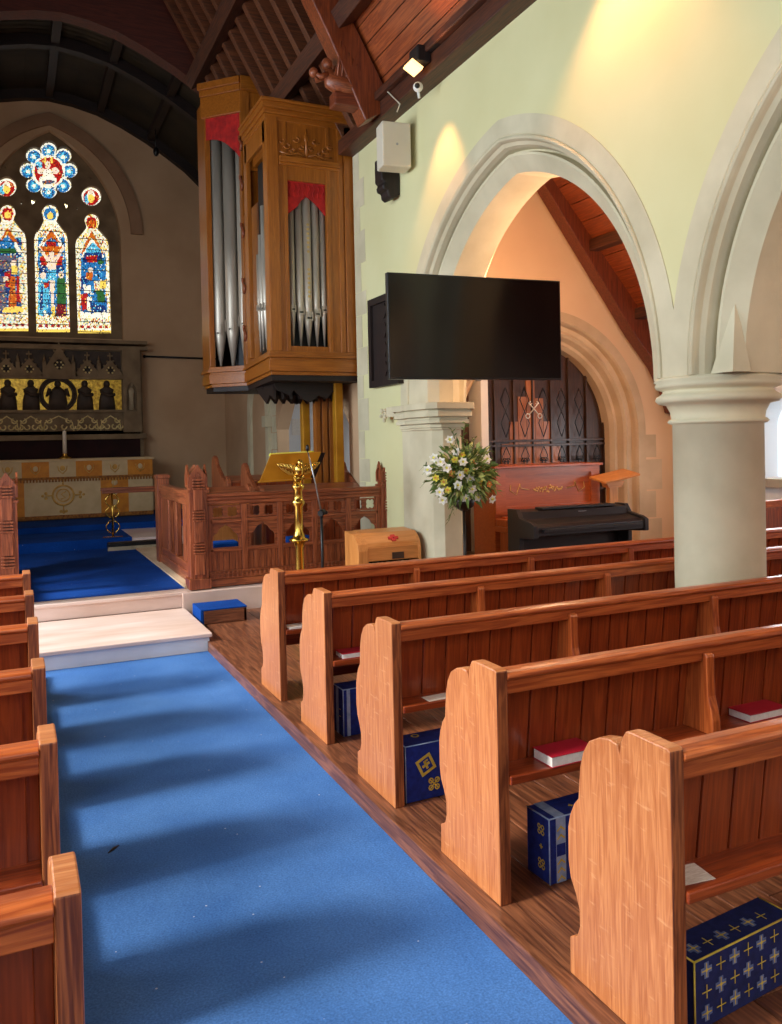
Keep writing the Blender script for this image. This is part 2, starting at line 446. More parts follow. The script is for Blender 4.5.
# round columns
def column(cx, cy, z0, zt, R_=.262):
    mb = MB()
    A = .365
    prof = [(R_ + .1, z0), (R_ + .1, z0 + .12), (R_ + .06, z0 + .16), (R_ + .07, z0 + .19), (R_ + .02, z0 + .24), (R_, z0 + .27), (R_, zt - .285), (R_ + .018, zt - .28), (R_ + .03, zt - .268), (R_ + .018, zt - .255), (R_ + .005, zt - .25),
            (R_ + .012, zt - .21), (R_ + .035, zt - .165), (A - .02, zt - .155), (A - .003, zt - .135), (A - .01, zt - .115), (A - .035, zt - .10), (A - .05, zt - .085), (A - .045, zt - .075), (A - .01, zt - .065), (A, zt - .045), (A - .01, zt - .03), (A + .004, zt - .022), (A - .01, zt)]
    mb.lathe(prof, cx, cy, 56, smooth=False)
    for f in mb.bm.faces: f.smooth = len(f.verts) == 4
    return mb
for cyy in (3.78, .01):
    o = column(3.93, cyy, .08, ZS).build('column', M['stone'])
    struct(o, 'round limestone column carrying the nave arches')
# respond pier next to the chancel wall
mb = MB()
fp = [(3.6, 7.56), (3.6, 7.36), (3.565, 7.33), (3.565, 6.86), (3.64, 6.78), (3.83, 6.80), (4.0, 7.08), (4.16, 7.36), (4.26, 7.56)]
mb.prism(fp, .08, 1.80, 2)
def grow(p, d, cx=3.93, cy=7.3):
    return [(x + (d if x > cx else -d) * (abs(x - cx) > .05), y - d * (y < 7.3)) for x, y in p]
for d, za, zb in ((.02, 1.78, 1.80), (.035, 1.80, 1.84), (.075, 1.84, 1.875), (.06, 1.875, 1.90), (.10, 1.90, 1.955), (.085, 1.955, 1.97), (.12, 1.97, 2.03)):
    q = [(x - (d if x < 3.7 else (-d * .7 if y < 7.3 else 0)), y - d if y < 7.34 else y) for x, y in fp]
    mb.prism(q, za, zb, 2)
mb.box(3.50, 7.55, 1.93, 3.6, 7.74, 2.03)
mb.prism([(3.6, 7.56), (3.6, 7.0), (3.7, 6.95), (3.85, 6.95), (4.0, 7.1), (4.26, 7.56)], 2.03, 2.42, 2)
mb.box(3.592, 7.33, .08, 3.6, 7.56, 1.93)
struct(mb.build('pier', M['stone'], bevel=.006), 'pale stone half pier with moulded capital')
# carved foliage stop at the end of the capital
mb = MB()
random.seed(5)
for i in range(16):
    a = i * 2.4; rr_ = .02 + .035 * (i / 16)
    mb.ball((3.50 + random.uniform(-.02, .02), 7.80 + rr_ * math.cos(a), 1.955 + rr_ * 1.1 * math.sin(a)), .02)
mb.m = 0
tag(mb.build('carved_leaf_boss', M['stone']), 'small carved leaf boss at the left end of the pier capital', 'carving')
# alternating quoin stones at the end of the wall
mb = MB()
z = .31; k = 0
while z < 4.9:
    h_ = .26 + .05 * (k % 3); w_ = .30 if k % 2 else .17
    mb.box(XW0 - .004, 8.72 - w_, z, XW1, 8.724, min(z + h_ - .006, 4.9)); z += h_; k += 1
struct(mb.build('trim_2', M['stone']))
# plinth of the wall below
# ------------------------------------------------------------------ outer walls that close the building
def wallplate(name, outer, holes, a, b, ax, mat):
    mb = MB(); plate(mb, outer, holes, a, b, ax); return struct(mb.build(name, mat))
# left wall with tall windows that let the sun in
wl_holes = []
for yc in (-.6, .9, 2.4, 3.9, 5.4, 6.9, 8.4):
    wl_holes.append(pointed(yc, 1.9, 4.0, .68, .75))
wallplate('wall_left', [(-2.6, -.3), (15.9, -.3), (15.9, 8.3), (8.7, 8.3), (8.7, 5.35), (-2.6, 5.35)], wl_holes, -3.3, -3.05, 0, M['white'])
wallplate('wall_back', [(-3.3, -.3), (8.6, -.3), (8.6, 5.0), (3.8, 5.2), (.77, 10.2), (-3.3, 5.2)], [pointed(.77, 2.2, 4.6, 1.5, 2.0)], -2.9, -2.6, 1, M['white'])

# ------------------------------------------------------------------ chancel: east wall, window, south wall, ceiling
CX = .76
YE = 15.6
ARC = [(2.95, 5.85), (2.85, 6.32), (2.7, 6.58), (2.4, 6.86), (2.05, 7.10), (1.68, 7.33), (1.25, 7.55), (.83, 7.72), (.4, 7.82), (0, 7.86)]
top = [(CX + x, z + .25) for x, z in ARC] + [(CX - x, z + .25) for x, z in ARC[::-1][1:]]
wo = pointed(CX, 3.62, 5.35, 1.14, 1.88, 18)
wallplate('wall_east', [(CX + 2.95, .28)] + top + [(CX - 2.95, .28)], [wo], YE, YE + .5, 1, M['chwall'])
wallplate('wall_chancel_left', [(8.7, .28), (15.6, .28), (15.6, 6.2), (8.7, 6.2)], [], CX - 3.1, CX - 2.95, 0, M['chwall'])
ch_hole = [(9.3, .3), (12.3, .3), (12.3, 1.9), (11.9, 2.35), (11.3, 2.6), (10.3, 2.6), (9.7, 2.35), (9.3, 1.9)]
wallplate('wall_chancel_right', [(8.72, .28), (15.6, .28), (15.6, 6.2), (8.72, 6.2)], [ch_hole], CX + 2.95, CX + 3.15, 0, M['chwall'])
# organ chamber seen through that opening
struct(MB().box(5.2, 8.7, .28, 5.3, 13.6, 3.2).build('wall_organ_chamber', M['white']))
struct(MB().box(3.9, 13.5, .28, 5.3, 13.6, 3.2).build('wall_organ_chamber_end', M['white']))
struct(MB().box(3.9, 8.7, 3.2, 5.3, 13.6, 3.25).build('ceiling_organ_chamber', M['white']))
# shallow stone niche in the chancel wall
mb = MB(); plate(mb, pointed(13.2, .5, 2.2, .62, .7), [pointed(13.2, .5, 2.15, .46, .55)], 3.66, 3.71, 0)
mb.box(3.60, 12.52, 1.95, 3.71, 12.72, 2.12)
tag(mb.build('stone_niche', M['stone']), 'moulded stone niche in the wall beneath the organ', 'niche')
# quoins of the chamber opening
mb = MB(); z = .3; k = 0
while z < 2.2:
    w_ = .34 if k % 2 else .2
    mb.box(3.70, 12.3, z, 3.72, 12.3 + w_, z + .25); z += .26; k += 1
struct(mb.build('trim_3', M['stone']))

# east window: stone tracery with glass behind
WY = YE + .28
def wp(x, y): q = P(x, y, 1, WY); return (q.x, q.z)
lights = []
def light_outline(xl, xr, yt, ysh, yb, xh, rh):
    """one lancet with a round head"""
    cx_ = xh; o_ = [(xl + 2.4, yb), (xr + 2.4, yb), (xr, ysh)]
    o_ += [(xr - 1.5, ysh - 6), (xr - 6, ysh - 11), (cx_ + rh * .75, yt + rh * 1.85)]
    o_ += [(cx_ + rh * math.cos(a), yt + rh + rh * 1.08 * math.sin(a)) for a in [(.5 - i * .2) for i in range(1, 19)]]
    o_ += [(cx_ - rh * .75, yt + rh * 1.85), (xl + 6, ysh - 11), (xl + 1.5, ysh - 6), (xl, ysh)]
    return o_
LO = [light_outline(-7.5, 26, 206, 240, 332, 7.5, 8), light_outline(34, 67.5, 206, 240, 333, 50, 8.5), light_outline(75, 108.5, 215, 246, 334, 91.5, 7.5)]
def flower(cx, cy, r0, rp, k):
    pts = []
    for i in range(k):
        a = -PI / 2 + 2 * PI * i / k
        for j in range(-5, 6):
            b_ = a + j / 5 * 1.9
            pts.append((cx + math.cos(a) * r0 + math.cos(b_) * rp, cy + (math.sin(a) * r0 + math.sin(b_) * rp)))
    return pts
ROSE = flower(48.5, 171.5, 20.5, 8.4, 8)
RND = [circ(6.5, 188.5, 10, 20), circ(91, 197.5, 10, 20)]
TRI = [[(31, 200), (36, 203), (32, 206.5)], [(63, 203.5), (68, 206), (66, 210)], [(20.5, 203), (23, 204.5), (21, 206)], [(5, 169), (6.5, 170), (5, 171)], [(89, 178.5), (91, 180), (89, 181)], [(76, 209), (78, 210), (76.5, 211.5)]]
tr = MB()
plate(tr, [(x, z) for x, z in pointed(CX, 3.55, 5.35, 1.2, 1.95, 18)], [[wp(*p) for p in q] for q in LO + [ROSE] + RND + TRI], YE + .16, YE + .34, 1)
win = root('window_1', (0, 0, 0)); struct(win, 'three light stained glass east window')
tro = tr.build('tracery', M['stoned'], win)
# glass: small leaded pieces coloured by what they belong to
GC = dict(w=(250, 246, 225), y=(248, 210, 90), o=(226, 110, 20), r=(200, 24, 24), b=(40, 130, 200), d=(24, 58, 130), t=(90, 190, 220), g=(50, 110, 50), m=(120, 16, 30), p=(240, 214, 190), k=(26, 26, 30), l=(196, 214, 170), v=(96, 104, 130))
gk = list(GC); gm = [glow('glass_' + k_, GC[k_], 1.0 if k_ in 'wyplt' else .7) for k_ in gk]
def inside(poly, x, y):
    c = False; n_ = len(poly); j = n_ - 1
    for i in range(n_):
        xi, yi = poly[i]; xj, yj = poly[j]
        if (yi > y) != (yj > y) and x < (xj - xi) * (y - yi) / (yj - yi) + xi: c = not c
        j = i
    return c
def el(cx, cy, rx, ry): return circ(cx, cy, rx, 14, ry=ry)
def c4(pts): return [(x / 5.12, 140 + y / 5.12) for x, y in pts]
def crucif():
    L = [('l', c4([(170, 430), (350, 430), (360, 990), (180, 990)]))]
    L += [('b', c4([(195, 500), (335, 500), (345, 900), (200, 900)])), ('w', c4([(200, 540), (262, 440), (325, 540), (325, 580), (262, 480), (200, 580)])),
          ('b', el(50.5, 214, 7, 7)), ('y', el(50.3, 216, 3.2, 3.6)), ('o', c4([(215, 530), (262, 455), (310, 530), (262, 500)])), ('o', c4([(205, 545), (325, 545), (310, 590), (215, 590)])),
          ('r', c4([(235, 520), (290, 520), (285, 545), (240, 545)])), ('r', c4([(205, 595), (325, 595), (315, 640), (210, 640)])),
          ('p', c4([(190, 545), (203, 545), (245, 600), (285, 600), (320, 545), (333, 550), (290, 625), (286, 665), (246, 665), (240, 625)])), ('p', el(51.5, 255, 3, 3.6)),
          ('d', c4([(200, 640), (240, 640), (240, 680), (200, 680)])), ('d', c4([(288, 640), (328, 640), (328, 680), (288, 680)])),
          ('t', c4([(246, 662), (286, 662), (290, 720), (242, 720)])), ('p', c4([(256, 720), (280, 720), (277, 850), (262, 850)])),
          ('y', c4([(264, 850), (283, 850), (283, 905), (264, 905)])),
          ('t', c4([(200, 705), (240, 705), (252, 790), (240, 900), (195, 900), (192, 800)])), ('r', c4([(226, 730), (250, 725), (250, 755), (228, 760)])), ('p', el(43, 275.5, 3.2, 3.6)), ('d', c4([(208, 750), (222, 750), (218, 860), (205, 860)])),
          ('g', c4([(295, 705), (330, 705), (343, 780), (338, 860), (296, 860), (290, 780)])), ('m', c4([(290, 840), (338, 840), (338, 905), (285, 905)])), ('p', el(61, 275, 3, 3.4)),
          ('w', c4([(225, 870), (250, 900), (225, 905)]))]
    return L
def right_l():
    return [('l', c4([(385, 440), (555, 440), (570, 1000), (400, 1000)])), ('b', c4([(412, 580), (540, 580), (548, 900), (415, 900)])),
            ('r', el(92, 222, 7, 7)), ('o', el(92, 223, 3.5, 3.5)), ('o', c4([(415, 580), (470, 460), (530, 580), (518, 590), (470, 500), (430, 590)])), ('w', c4([(415, 600), (470, 500), (535, 600), (520, 600), (470, 530), (430, 600)])),
            ('t', c4([(440, 560), (475, 520), (515, 560), (515, 600), (440, 600)])), ('d', c4([(430, 575), (520, 575), (525, 625), (425, 625)])), ('r', c4([(440, 595), (500, 590), (495, 625), (445, 625)])), ('g', el(101, 262, 3, 2.4)), ('d', c4([(415, 700), (450, 700), (440, 770), (415, 770)])),
            ('o', c4([(440, 680), (478, 680), (470, 720), (445, 715)])), ('p', el(90.5, 270, 2.8, 3)), ('w', c4([(425, 740), (465, 745), (470, 790), (430, 780)])), ('l', c4([(480, 720), (520, 715), (525, 770), (485, 770)])),
            ('y', c4([(512, 720), (545, 715), (540, 765), (515, 755)])), ('r', c4([(415, 790), (448, 785), (455, 870), (418, 870)])), ('w', c4([(445, 800), (468, 800), (475, 880), (448, 880)])), ('g', c4([(492, 770), (532, 770), (538, 830), (500, 830)])),
            ('d', c4([(455, 820), (500, 840), (545, 850), (540, 890), (470, 890)])), ('w', c4([(410, 885), (560, 885), (560, 915), (410, 915)]))]
def left_l():
    return [('l', c4([(-50, 430), (130, 430), (140, 985), (-40, 985)])), ('d', c4([(-20, 500), (110, 500), (110, 890), (-20, 890)])),
            ('r', el(7.6, 214, 7, 7)), ('y', el(7.6, 215, 3.5, 3.5)), ('w', c4([(-20, 560), (38, 450), (110, 570), (100, 590), (38, 480), (-10, 590)])), ('o', c4([(-10, 540), (38, 445), (95, 530), (60, 520), (38, 480)])),
            ('b', c4([(0, 520), (40, 490), (75, 530), (75, 560), (0, 560)])), ('g', c4([(0, 555), (80, 555), (85, 580), (0, 580)])), ('v', c4([(-20, 590), (85, 590), (95, 660), (-20, 660)])),
            ('y', c4([(58, 640), (86, 640), (92, 690), (60, 690)])), ('p', el(13.5, 263, 3, 3)), ('r', c4([(22, 680), (52, 670), (52, 760), (30, 750)])), ('o', c4([(52, 700), (80, 700), (84, 870), (40, 880)])), ('r', c4([(82, 700), (108, 700), (112, 830), (86, 830)])),
            ('v', c4([(-20, 700), (26, 700), (34, 870), (-20, 880)])), ('y', c4([(20, 860), (115, 850), (122, 885), (10, 885)])), ('p', el(6, 279, 3, 2.6)), ('l', c4([(95, 600), (120, 600), (120, 800), (100, 800)]))]
def glass(name, outline, layers, cell=1.0, border=True, tri=None):
    xs = [p[0] for p in outline]; ys_ = [p[1] for p in outline]
    mb = MB(); x0, x1, y0, y1 = min(xs), max(xs), min(ys_), max(ys_)
    nx = int((x1 - x0) / cell) + 1; ny = int((y1 - y0) / cell) + 1
    jit = {}
    def node(i, j):
        if (i, j) not in jit: jit[(i, j)] = (x0 + i * cell + random.uniform(-.22, .22), y0 + j * cell + random.uniform(-.22, .22))
        return jit[(i, j)]
    for i in range(-1, nx + 1):
        for j in range(-1, ny + 1):
            c_ = [node(i, j), node(i + 1, j), node(i + 1, j + 1), node(i, j + 1)]
            mx_ = sum(p[0] for p in c_) / 4; my_ = sum(p[1] for p in c_) / 4
            k_ = None
            for nm_, poly in layers:
                if inside(poly, mx_, my_): k_ = nm_
            if k_ is None: k_ = 'w'
            if border:
                e = 2.4
                if not (inside(outline, mx_ - e, my_) and inside(outline, mx_ + e, my_) and inside(outline, mx_, my_ - e)):
                    k_ = random.choice('wwwylw')
                if tri:
                    yb = tri
                    if my_ > yb - 4: k_ = random.choice('yyy')
                    elif my_ > yb - 8.5: k_ = 'w' if (my_ > yb - 6) else ('r' if (int(mx_ / 3) % 2) else 'l')
                    elif my_ > yb - 15: k_ = 'l'
            if k_ == 'l': k_ = random.choice('wwlyylwwop') if random.random() < .9 else random.choice('rbtk')
            if k_ in 'bdt' and random.random() < .22: k_ = random.choice('btdwk')
            if k_ in 'romv' and random.random() < .2: k_ = random.choice('romyk')
            if random.random() < .13 and k_ in 'lwp': k_ = random.choice('wyl')
            if random.random() < .08 and k_ in 'bdt': k_ = random.choice('btd')
            if random.random() < .05: k_ = 'k'
            mb.m = gk.index(k_)
            s_ = .93 if random.random() < .8 else .8
            q = []
            for (px_, py_) in c_:
                u, v = wp(mx_ + (px_ - mx_) * s_, my_ + (py_ - my_) * s_)
                q.append((u, WY, v))
            mb.quad(*q)
    # saddle bars and dark leading sheet just behind
    mb.m = gk.index('k')
    return mb.build(name, gm, win)
glass('pane', LO[0], left_l(), tri=332); glass('pane', LO[1], crucif(), tri=333); glass('pane', LO[2], right_l(), tri=334)
rl = [('b', circ(48.5, 171.5, 30, 30))]
for i in range(8):
    a = -PI / 2 + 2 * PI * i / 8
    cx_, cy_ = 48.5 + 20.5 * math.cos(a), 171.5 + 20.5 * math.sin(a)
    rl += [('w', circ(cx_, cy_, 8.6, 20)), ('b', circ(cx_, cy_, 6.6, 16)), ('t', circ(cx_, cy_, 3.8, 12)), ('w', circ(cx_, cy_, 2.0, 8))]
rl += [('w', circ(48.5, 171.5, 16.5, 30)), ('r', circ(48.5, 171.5, 14.3, 30)), ('t', el(39, 165, 3.5, 4)), ('w', el(48, 180, 9, 6)), ('y', c4([(225, 85), (235, 85), (235, 120), (225, 120)])), ('y', c4([(258, 85), (268, 85), (268, 120), (258, 120)])),
       ('p', el(47.5, 165, 3, 4)), ('p', el(41, 171, 4, 3.4)), ('p', el(55, 171, 4, 3.4)), ('w', el(48, 173, 5, 4)), ('v', el(48, 182, 6, 2.2))]
glass('rose_glass', [(q[0], q[1]) for q in circ(48.5, 171.5, 31, 30)], rl, .95, border=False)
for c_ in ((6.5, 188.5), (91, 197.5)):
    glass('roundel_glass', circ(c_[0], c_[1], 11, 20), [('w', circ(c_[0], c_[1], 12, 16)), ('r', circ(c_[0], c_[1], 8, 16)), ('t', el(c_[0] - 4, c_[1] + 1, 3, 5)), ('w', el(c_[0], c_[1] - 2, 4, 5)), ('y', el(c_[0], c_[1] + 1, 3.4, 4.2)), ('p', el(c_[0], c_[1] - 5, 2, 2.4))], .9, border=False)
gb = MB(); gb.m = 0
for q in TRI:
    ps = [wp(*p) for p in q]; gb._f([gb.bm.verts.new((u, WY, v)) for u, v in ps])
gb.build('small_glass', [gm[gk.index('w')]], win)
# lead cames across the lights
lc = MB()
for (a_, b_, yt_, yb_) in ((-7, 27, 222, 331), (34, 69, 222, 332), (75, 110, 230, 333)):
    y = yt_ + 8
    while y < yb_:
        u0, v0 = wp(a_, y); u1, v1 = wp(b_, y); lc.box(u0, WY - .012, v0 - .006, u1, WY - .004, v0 + .006); y += 10.4
lc.build('saddle_bars', M['black'], win)
# dark sheet beyond that closes the back of the window
struct(MB().box(CX - 1.3, YE + .45, 3.4, CX + 1.3, YE + .5, 7.5).build('window_1_backing', M['black']))
# hood mould around it
def ringarch(c, zs, a, h, w_, y0, y1):
    prof = [(0, y0), (w_, y0), (w_, y1), (0, y1)]
    return archring(c, a + w_, zs, h + w_, prof, 28, ax=1)
mb = ringarch(CX, 5.52, 1.31, 1.78, .2, YE - .07, YE + .02)
struct(mb.build('trim_4', M['hood']), 'hood moulding over the east window')

# chancel ceiling: boarded barrel with ribs
cm = mottled('grey_green_boards', (30, 24, 14), (56, 46, 28), 2, .7, rnd=False)
ring = [(CX + x, z) for x, z in ARC] + [(CX - x, z) for x, z in ARC[::-1][1:]]
mb = MB()
for i in range(len(ring) - 1):
    (xa, za), (xb, zb) = ring[i], ring[i + 1]
    for k in range(30):
        ya = 11.9 + k * (15.6 - 11.9) / 30
        g = .012
        u = Vector((xb - xa, 0, zb - za)).normalized()
        nrm = Vector((-u.z, 0, u.x)) * -.03
        A_ = Vector((xa, ya + g, za)); B_ = Vector((xb, ya + g, zb)); C_ = Vector((xb, ya + 3.7 / 30 - g, zb)); D_ = Vector((xa, ya + 3.7 / 30 - g, za))
        mb.quad(A_, B_, C_, D_)
    mb.quad((xa, 11.9, za + .03), (xb, 11.9, zb + .03), (xb, 15.7, zb + .03), (xa, 15.7, za + .03))
struct(mb.build('ceiling_chancel', cm))
def ribmesh(y0, y1, d0, d1):
    mb = MB()
    def off(i, d):
        a = ring[max(i - 1, 0)]; b_ = ring[min(i + 1, len(ring) - 1)]
        t = Vector((b_[0] - a[0], b_[1] - a[1])).normalized(); nn = Vector((-t.y, t.x))
        if nn.y > 0: nn = -nn
        if i in (0, len(ring) - 1): nn = Vector((1 if ring[i][0] < CX else -1, 0))
        return ring[i][0] + nn.x * d, ring[i][1] + nn.y * d
    for i in range(len(ring) - 1):
        a0, b0 = off(i, d0), off(i + 1, d0); a1, b1 = off(i, d1), off(i + 1, d1)
        v = lambda p, y: mb.bm.verts.new((p[0], y, p[1]))
        A = [v(a0, y0), v(b0, y0), v(b1, y0), v(a1, y0)]; B = [v(a0, y1), v(b0, y1), v(b1, y1), v(a1, y1)]
        mb._f(A); mb._f(B[::-1]); mb._f([A[2], A[3], B[3], B[2]]); mb._f([A[0], A[1], B[1], B[0]])
    return mb
for y in (13.4, 15.45):
    struct(ribmesh(y, y + .14, 0, .16).build('ceiling_beam', W['blkx']))
for i in (2, 5, 7, 9, 11, 13, 16):
    x_, z_ = ring[i]
    struct(MB().box(x_ - .06, 12.1, z_ - .13, x_ + .06, 15.6, z_ - .01).build('ceiling_beam', W['blky']))
# big arched truss where nave meets chancel
struct(ribmesh(11.85, 12.1, -.5, .40).build('beam_chancel_arch', wood('arch_oak', (62, 24, 14), (92, 38, 22), 0, rough=.6, coat=.05)), 'dark arched roof timber before the chancel')

# ------------------------------------------------------------------ nave roof: steep boarded slope with rafters and purlins
TAN = 1.8
XP, ZP = 3.66, 5.0
apx = CX; apz = ZP + (XP - apx) * TAN
for sg, nm in ((1, 'right'), (-1, 'left')):
    mb = MB()
    X = lambda d: apx + sg * d
    D = XP - apx + .35
    for k in range(26):
        d0, d1 = D * k / 26 + .004, D * (k + 1) / 26 - .004
        z0_, z1_ = apz - d0 * TAN, apz - d1 * TAN
        mb.quad((X(d0), -2.9, z0_ + .16), (X(d1), -2.9, z1_ + .16), (X(d1), 11.95, z1_ + .16), (X(d0), 11.95, z0_ + .16))
    mb.quad((X(0), -2.9, apz + .2), (X(D), -2.9, apz - D * TAN + .2), (X(D), 11.95, apz - D * TAN + .2), (X(0), 11.95, apz + .2))
    struct(mb.build('ceiling_' + nm, W['roofy']))
L = math.hypot(XP - apx, apz - ZP); ang = math.atan(TAN)
def slope_box(sg, y0, y1, s0, s1, n0, n1, mat, name):
    """box on the roof slope; s = distance down from the ridge, n = below the boards"""
    dx, dz = math.cos(ang), -math.sin(ang); nx, nz = -math.sin(ang), -math.cos(ang)
    mb = MB(); vs = []
    for y in (y0, y1):
        for s_, n_ in ((s0, n0), (s1, n0), (s1, n1), (s0, n1)):
            vs.append(mb.bm.verts.new((apx + sg * (dx * s_ + nx * n_), y, apz + .16 * 0 + dz * s_ + nz * n_)))
    for q in ((0, 1, 2, 3), (7, 6, 5, 4), (0, 4, 5, 1), (1, 5, 6, 2), (2, 6, 7, 3), (3, 7, 4, 0)): mb._f([vs[i] for i in q])
    return struct(mb.build(name, mat, bevel=.006))
RF = wood('rafter_oak', (70, 36, 18), (120, 66, 34), 0, rough=.55, coat=.1)
y = 7.75
while y < 11.8:
    for sg in (1, -1): slope_box(sg, y, y + .1, .2, L + .1, -.06, .08, RF, 'rafter')
    y += .34
for y in (.2, .9, 1.6, 2.3, 3.0, 5.0, 5.9, 6.8):
    slope_box(-1, y, y + .1, .2, L + .1, -.06, .08, RF, 'rafter')
for s_ in (1.5, L - 2.25, L - 1.1):
    for sg in (1, -1): slope_box(sg, -2.6, 11.85, s_, s_ + .17, .04, .24, W['roofy'], 'purlin')
# wall plates
struct(MB().box(3.42, -2.6, 4.9, 3.75, 8.72, 5.06).build('beam_wall_plate', W['roofy'], bevel=.01))
struct(MB().box(3.63, 8.72, 5.0, 3.8, 11.9, 5.14).build('beam_wall_plate', W['blky'], bevel=.01))
struct(MB().box(3.36, -2.6, 5.06, 3.5, 7.6, 5.14).build('beam_cornice', W['roofy'], bevel=.01))
# boarding between rafters near the wall (reddish planks, floodlight glow put into their colour)
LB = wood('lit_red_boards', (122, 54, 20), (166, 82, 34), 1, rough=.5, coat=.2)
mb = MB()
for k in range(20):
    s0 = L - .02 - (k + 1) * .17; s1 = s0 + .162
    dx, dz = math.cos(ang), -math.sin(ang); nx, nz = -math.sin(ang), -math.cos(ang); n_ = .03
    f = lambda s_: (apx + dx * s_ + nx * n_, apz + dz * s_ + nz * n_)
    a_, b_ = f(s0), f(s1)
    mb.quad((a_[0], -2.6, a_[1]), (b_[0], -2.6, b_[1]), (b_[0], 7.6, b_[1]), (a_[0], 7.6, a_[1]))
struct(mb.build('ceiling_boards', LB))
# principal truss: curved brace, hammer beam and wall post
for yt in (7.55, 3.6, -.3):
    for sg in (1, -1):
        if sg == -1 and yt < 5: continue
        mb = MB()
        Xf = lambda d: CX + sg * d
        D0 = XP - CX
        pts_o, pts_i = [], []
        for i in range(15):
            t = i / 14
            s_ = L * (1 - t) * .99
            n0 = .06; n1 = .36 + .06 * max(0, 1 - t * 6)
            dx, dz = math.cos(ang), -math.sin(ang); nx, nz = -math.sin(ang), -math.cos(ang)
            pts_o.append((CX + sg * (dx * s_ + nx * n0), apz + dz * s_ + nz * n0))
            pts_i.append((CX + sg * (dx * s_ + nx * n1), apz + dz * s_ + nz * n1))
        mb.prism(pts_o + pts_i[::-1], yt, yt + .22, 1)
        struct(mb.build('roof_truss', wood('truss_oak_%d_%d' % (int(yt * 10), sg), (96, 38, 14), (146, 70, 30), 2, rough=.4, coat=.3), bevel=.012), 'curved roof truss brace')
        if sg == 1 and yt > 3:
            struct(MB().box(2.95, yt + .03, 4.97, 3.595, yt + .19, 5.11).build('beam_hammer', wood('hammer_oak_%d' % int(yt * 10), (92, 38, 18), (140, 68, 34), 0, rough=.45), bevel=.02))
# collar between
# carved timber corbel under the truss, and a carved angel on the hammer beam end
def bracket(y):
    mb = MB()
    mb.prism([(3.6, 4.5), (3.40, 4.5), (3.40, 4.27), (3.43, 4.25), (3.41, 4.22), (3.42, 4.18), (3.46, 4.17), (3.465, 4.12), (3.50, 4.09), (3.54, 4.11), (3.6, 4.14)], y, y + .18, 1)
    return mb
tag(bracket(7.50).build('timber_corbel', W['blkz'], bevel=.015), 'dark carved timber corbel with scrolled foot on the pale wall', 'corbel')
an = root('carved_angel', (2.90, 7.64, 5.20)); tag(an, 'carved wooden angel with raised wings above the organ', 'carving')
mb = MB()
mb.ball((0, 0, .17), (.055, .055, .065)); mb.tube([(0, 0, .12), (.04, 0, .02), (.16, .0, -.03), (.3, 0, -.03), (.42, 0, -.03)], [.04, .085, .1, .08, .04], 10)
mb.tube([(-.01, -.03, .06), (-.09, -.05, .02), (-.13, -.0, .07)], [.03, .026, .016], 8); mb.tube([(-.01, .03, .06), (-.09, .05, .02), (-.13, .0, .07)], [.03, .026, .016], 8)
mb.ball((-.14, 0, .07), (.045, .05, .05))
mb.build('body', W['oakx'], an)
for sg in (1, -1):
    mb = MB()
    mb.prism([(.03, .02), (.10, .20), (.17, .36), (.24, .46), (.28, .36), (.30, .22), (.38, .08), (.30, -.02)], sg * .06 - .012, sg * .06 + .012, 1)
    for i in range(5):
        mb.tube([(.08 + i * .045, sg * .075, .04), (.12 + i * .04, sg * .085, .38 - i * .05)], .011, 6)
    mb.build('wing', W['oakz'], an)
# small hanging microphone on the chancel ceiling edge
p = P(156, 150, 1, 14.6)
mb = MB(); mb.tube([(p.x, p.y, p.z + .35), (p.x, p.y, p.z)], .008, 6); mb.ball((p.x, p.y, p.z - .03), (.05, .05, .08))
tag(mb.build('hanging_microphone', M['black']), 'small black microphone hanging from the chancel roof', 'microphone')

# ------------------------------------------------------------------ right aisle beyond the arcade
YA = 8.6
gable = [(8.3, .08), (8.3, 2.25), (7.95, 2.45), (5.98, 4.9), (4.26, 4.15), (4.26, .08)]
ACX, AAI, AHI, AZ = 6.13, 1.14, 1.2, 1.72
wallplate('wall_aisle_end', gable, [pointed(ACX, .08, AZ, AAI + .38, AHI + .36, 14)], YA, YA + .5, 1, M['peach'])
pr = [(0, YA - .012), (.12, YA - .012), (.14, YA + .02), (.15, YA + .09), (.2, YA + .10), (.24, YA + .08), (.27, YA + .11), (.3, YA + .2), (.34, YA + .2), (.38, YA + .26), (.38, YA + .5), (0, YA + .5)]
mb = archring(ACX, AAI + .38, AZ, AHI + .36, pr, 30, ax=1)
for sg in (1, -1):
    q = [(ACX + sg * (AAI + .38 - nn), yy) for nn, yy in pr]
    mb.prism(q, .08, AZ, 2)
struct(mb.build('arch_moulding', M['stonew']), 'broad stone arch at the end of the side aisle')
mb = MB(); z = 1.45; k = 0
for z0_, h_, w_ in ((.08, .5, .32), (.6, .35, .2), (.97, .4, .34), (1.4, .3, .22)):
    mb.box(ACX + AAI + .38, YA - .008, z0_, ACX + AAI + .38 + w_ * .8, YA + .01, z0_ + h_)
struct(mb.build('trim_5', M['stonew']))
# outer wall of the aisle with windows, built beyond the pews
oh = [pointed(c, 1.15, 1.75, .42, .35) for c in (6.9, 4.4, 1.9, -.6)]
wallplate('wall_outer', [(-2.6, .08), (8.6, .08), (8.6, 2.5), (-2.6, 2.5)], oh, 8.2, 8.6, 0, M['white'])
struct(MB().box(8.08, 5.9, 1.05, 8.22, 7.9, 1.15).build('trim_6', M['gutter']))
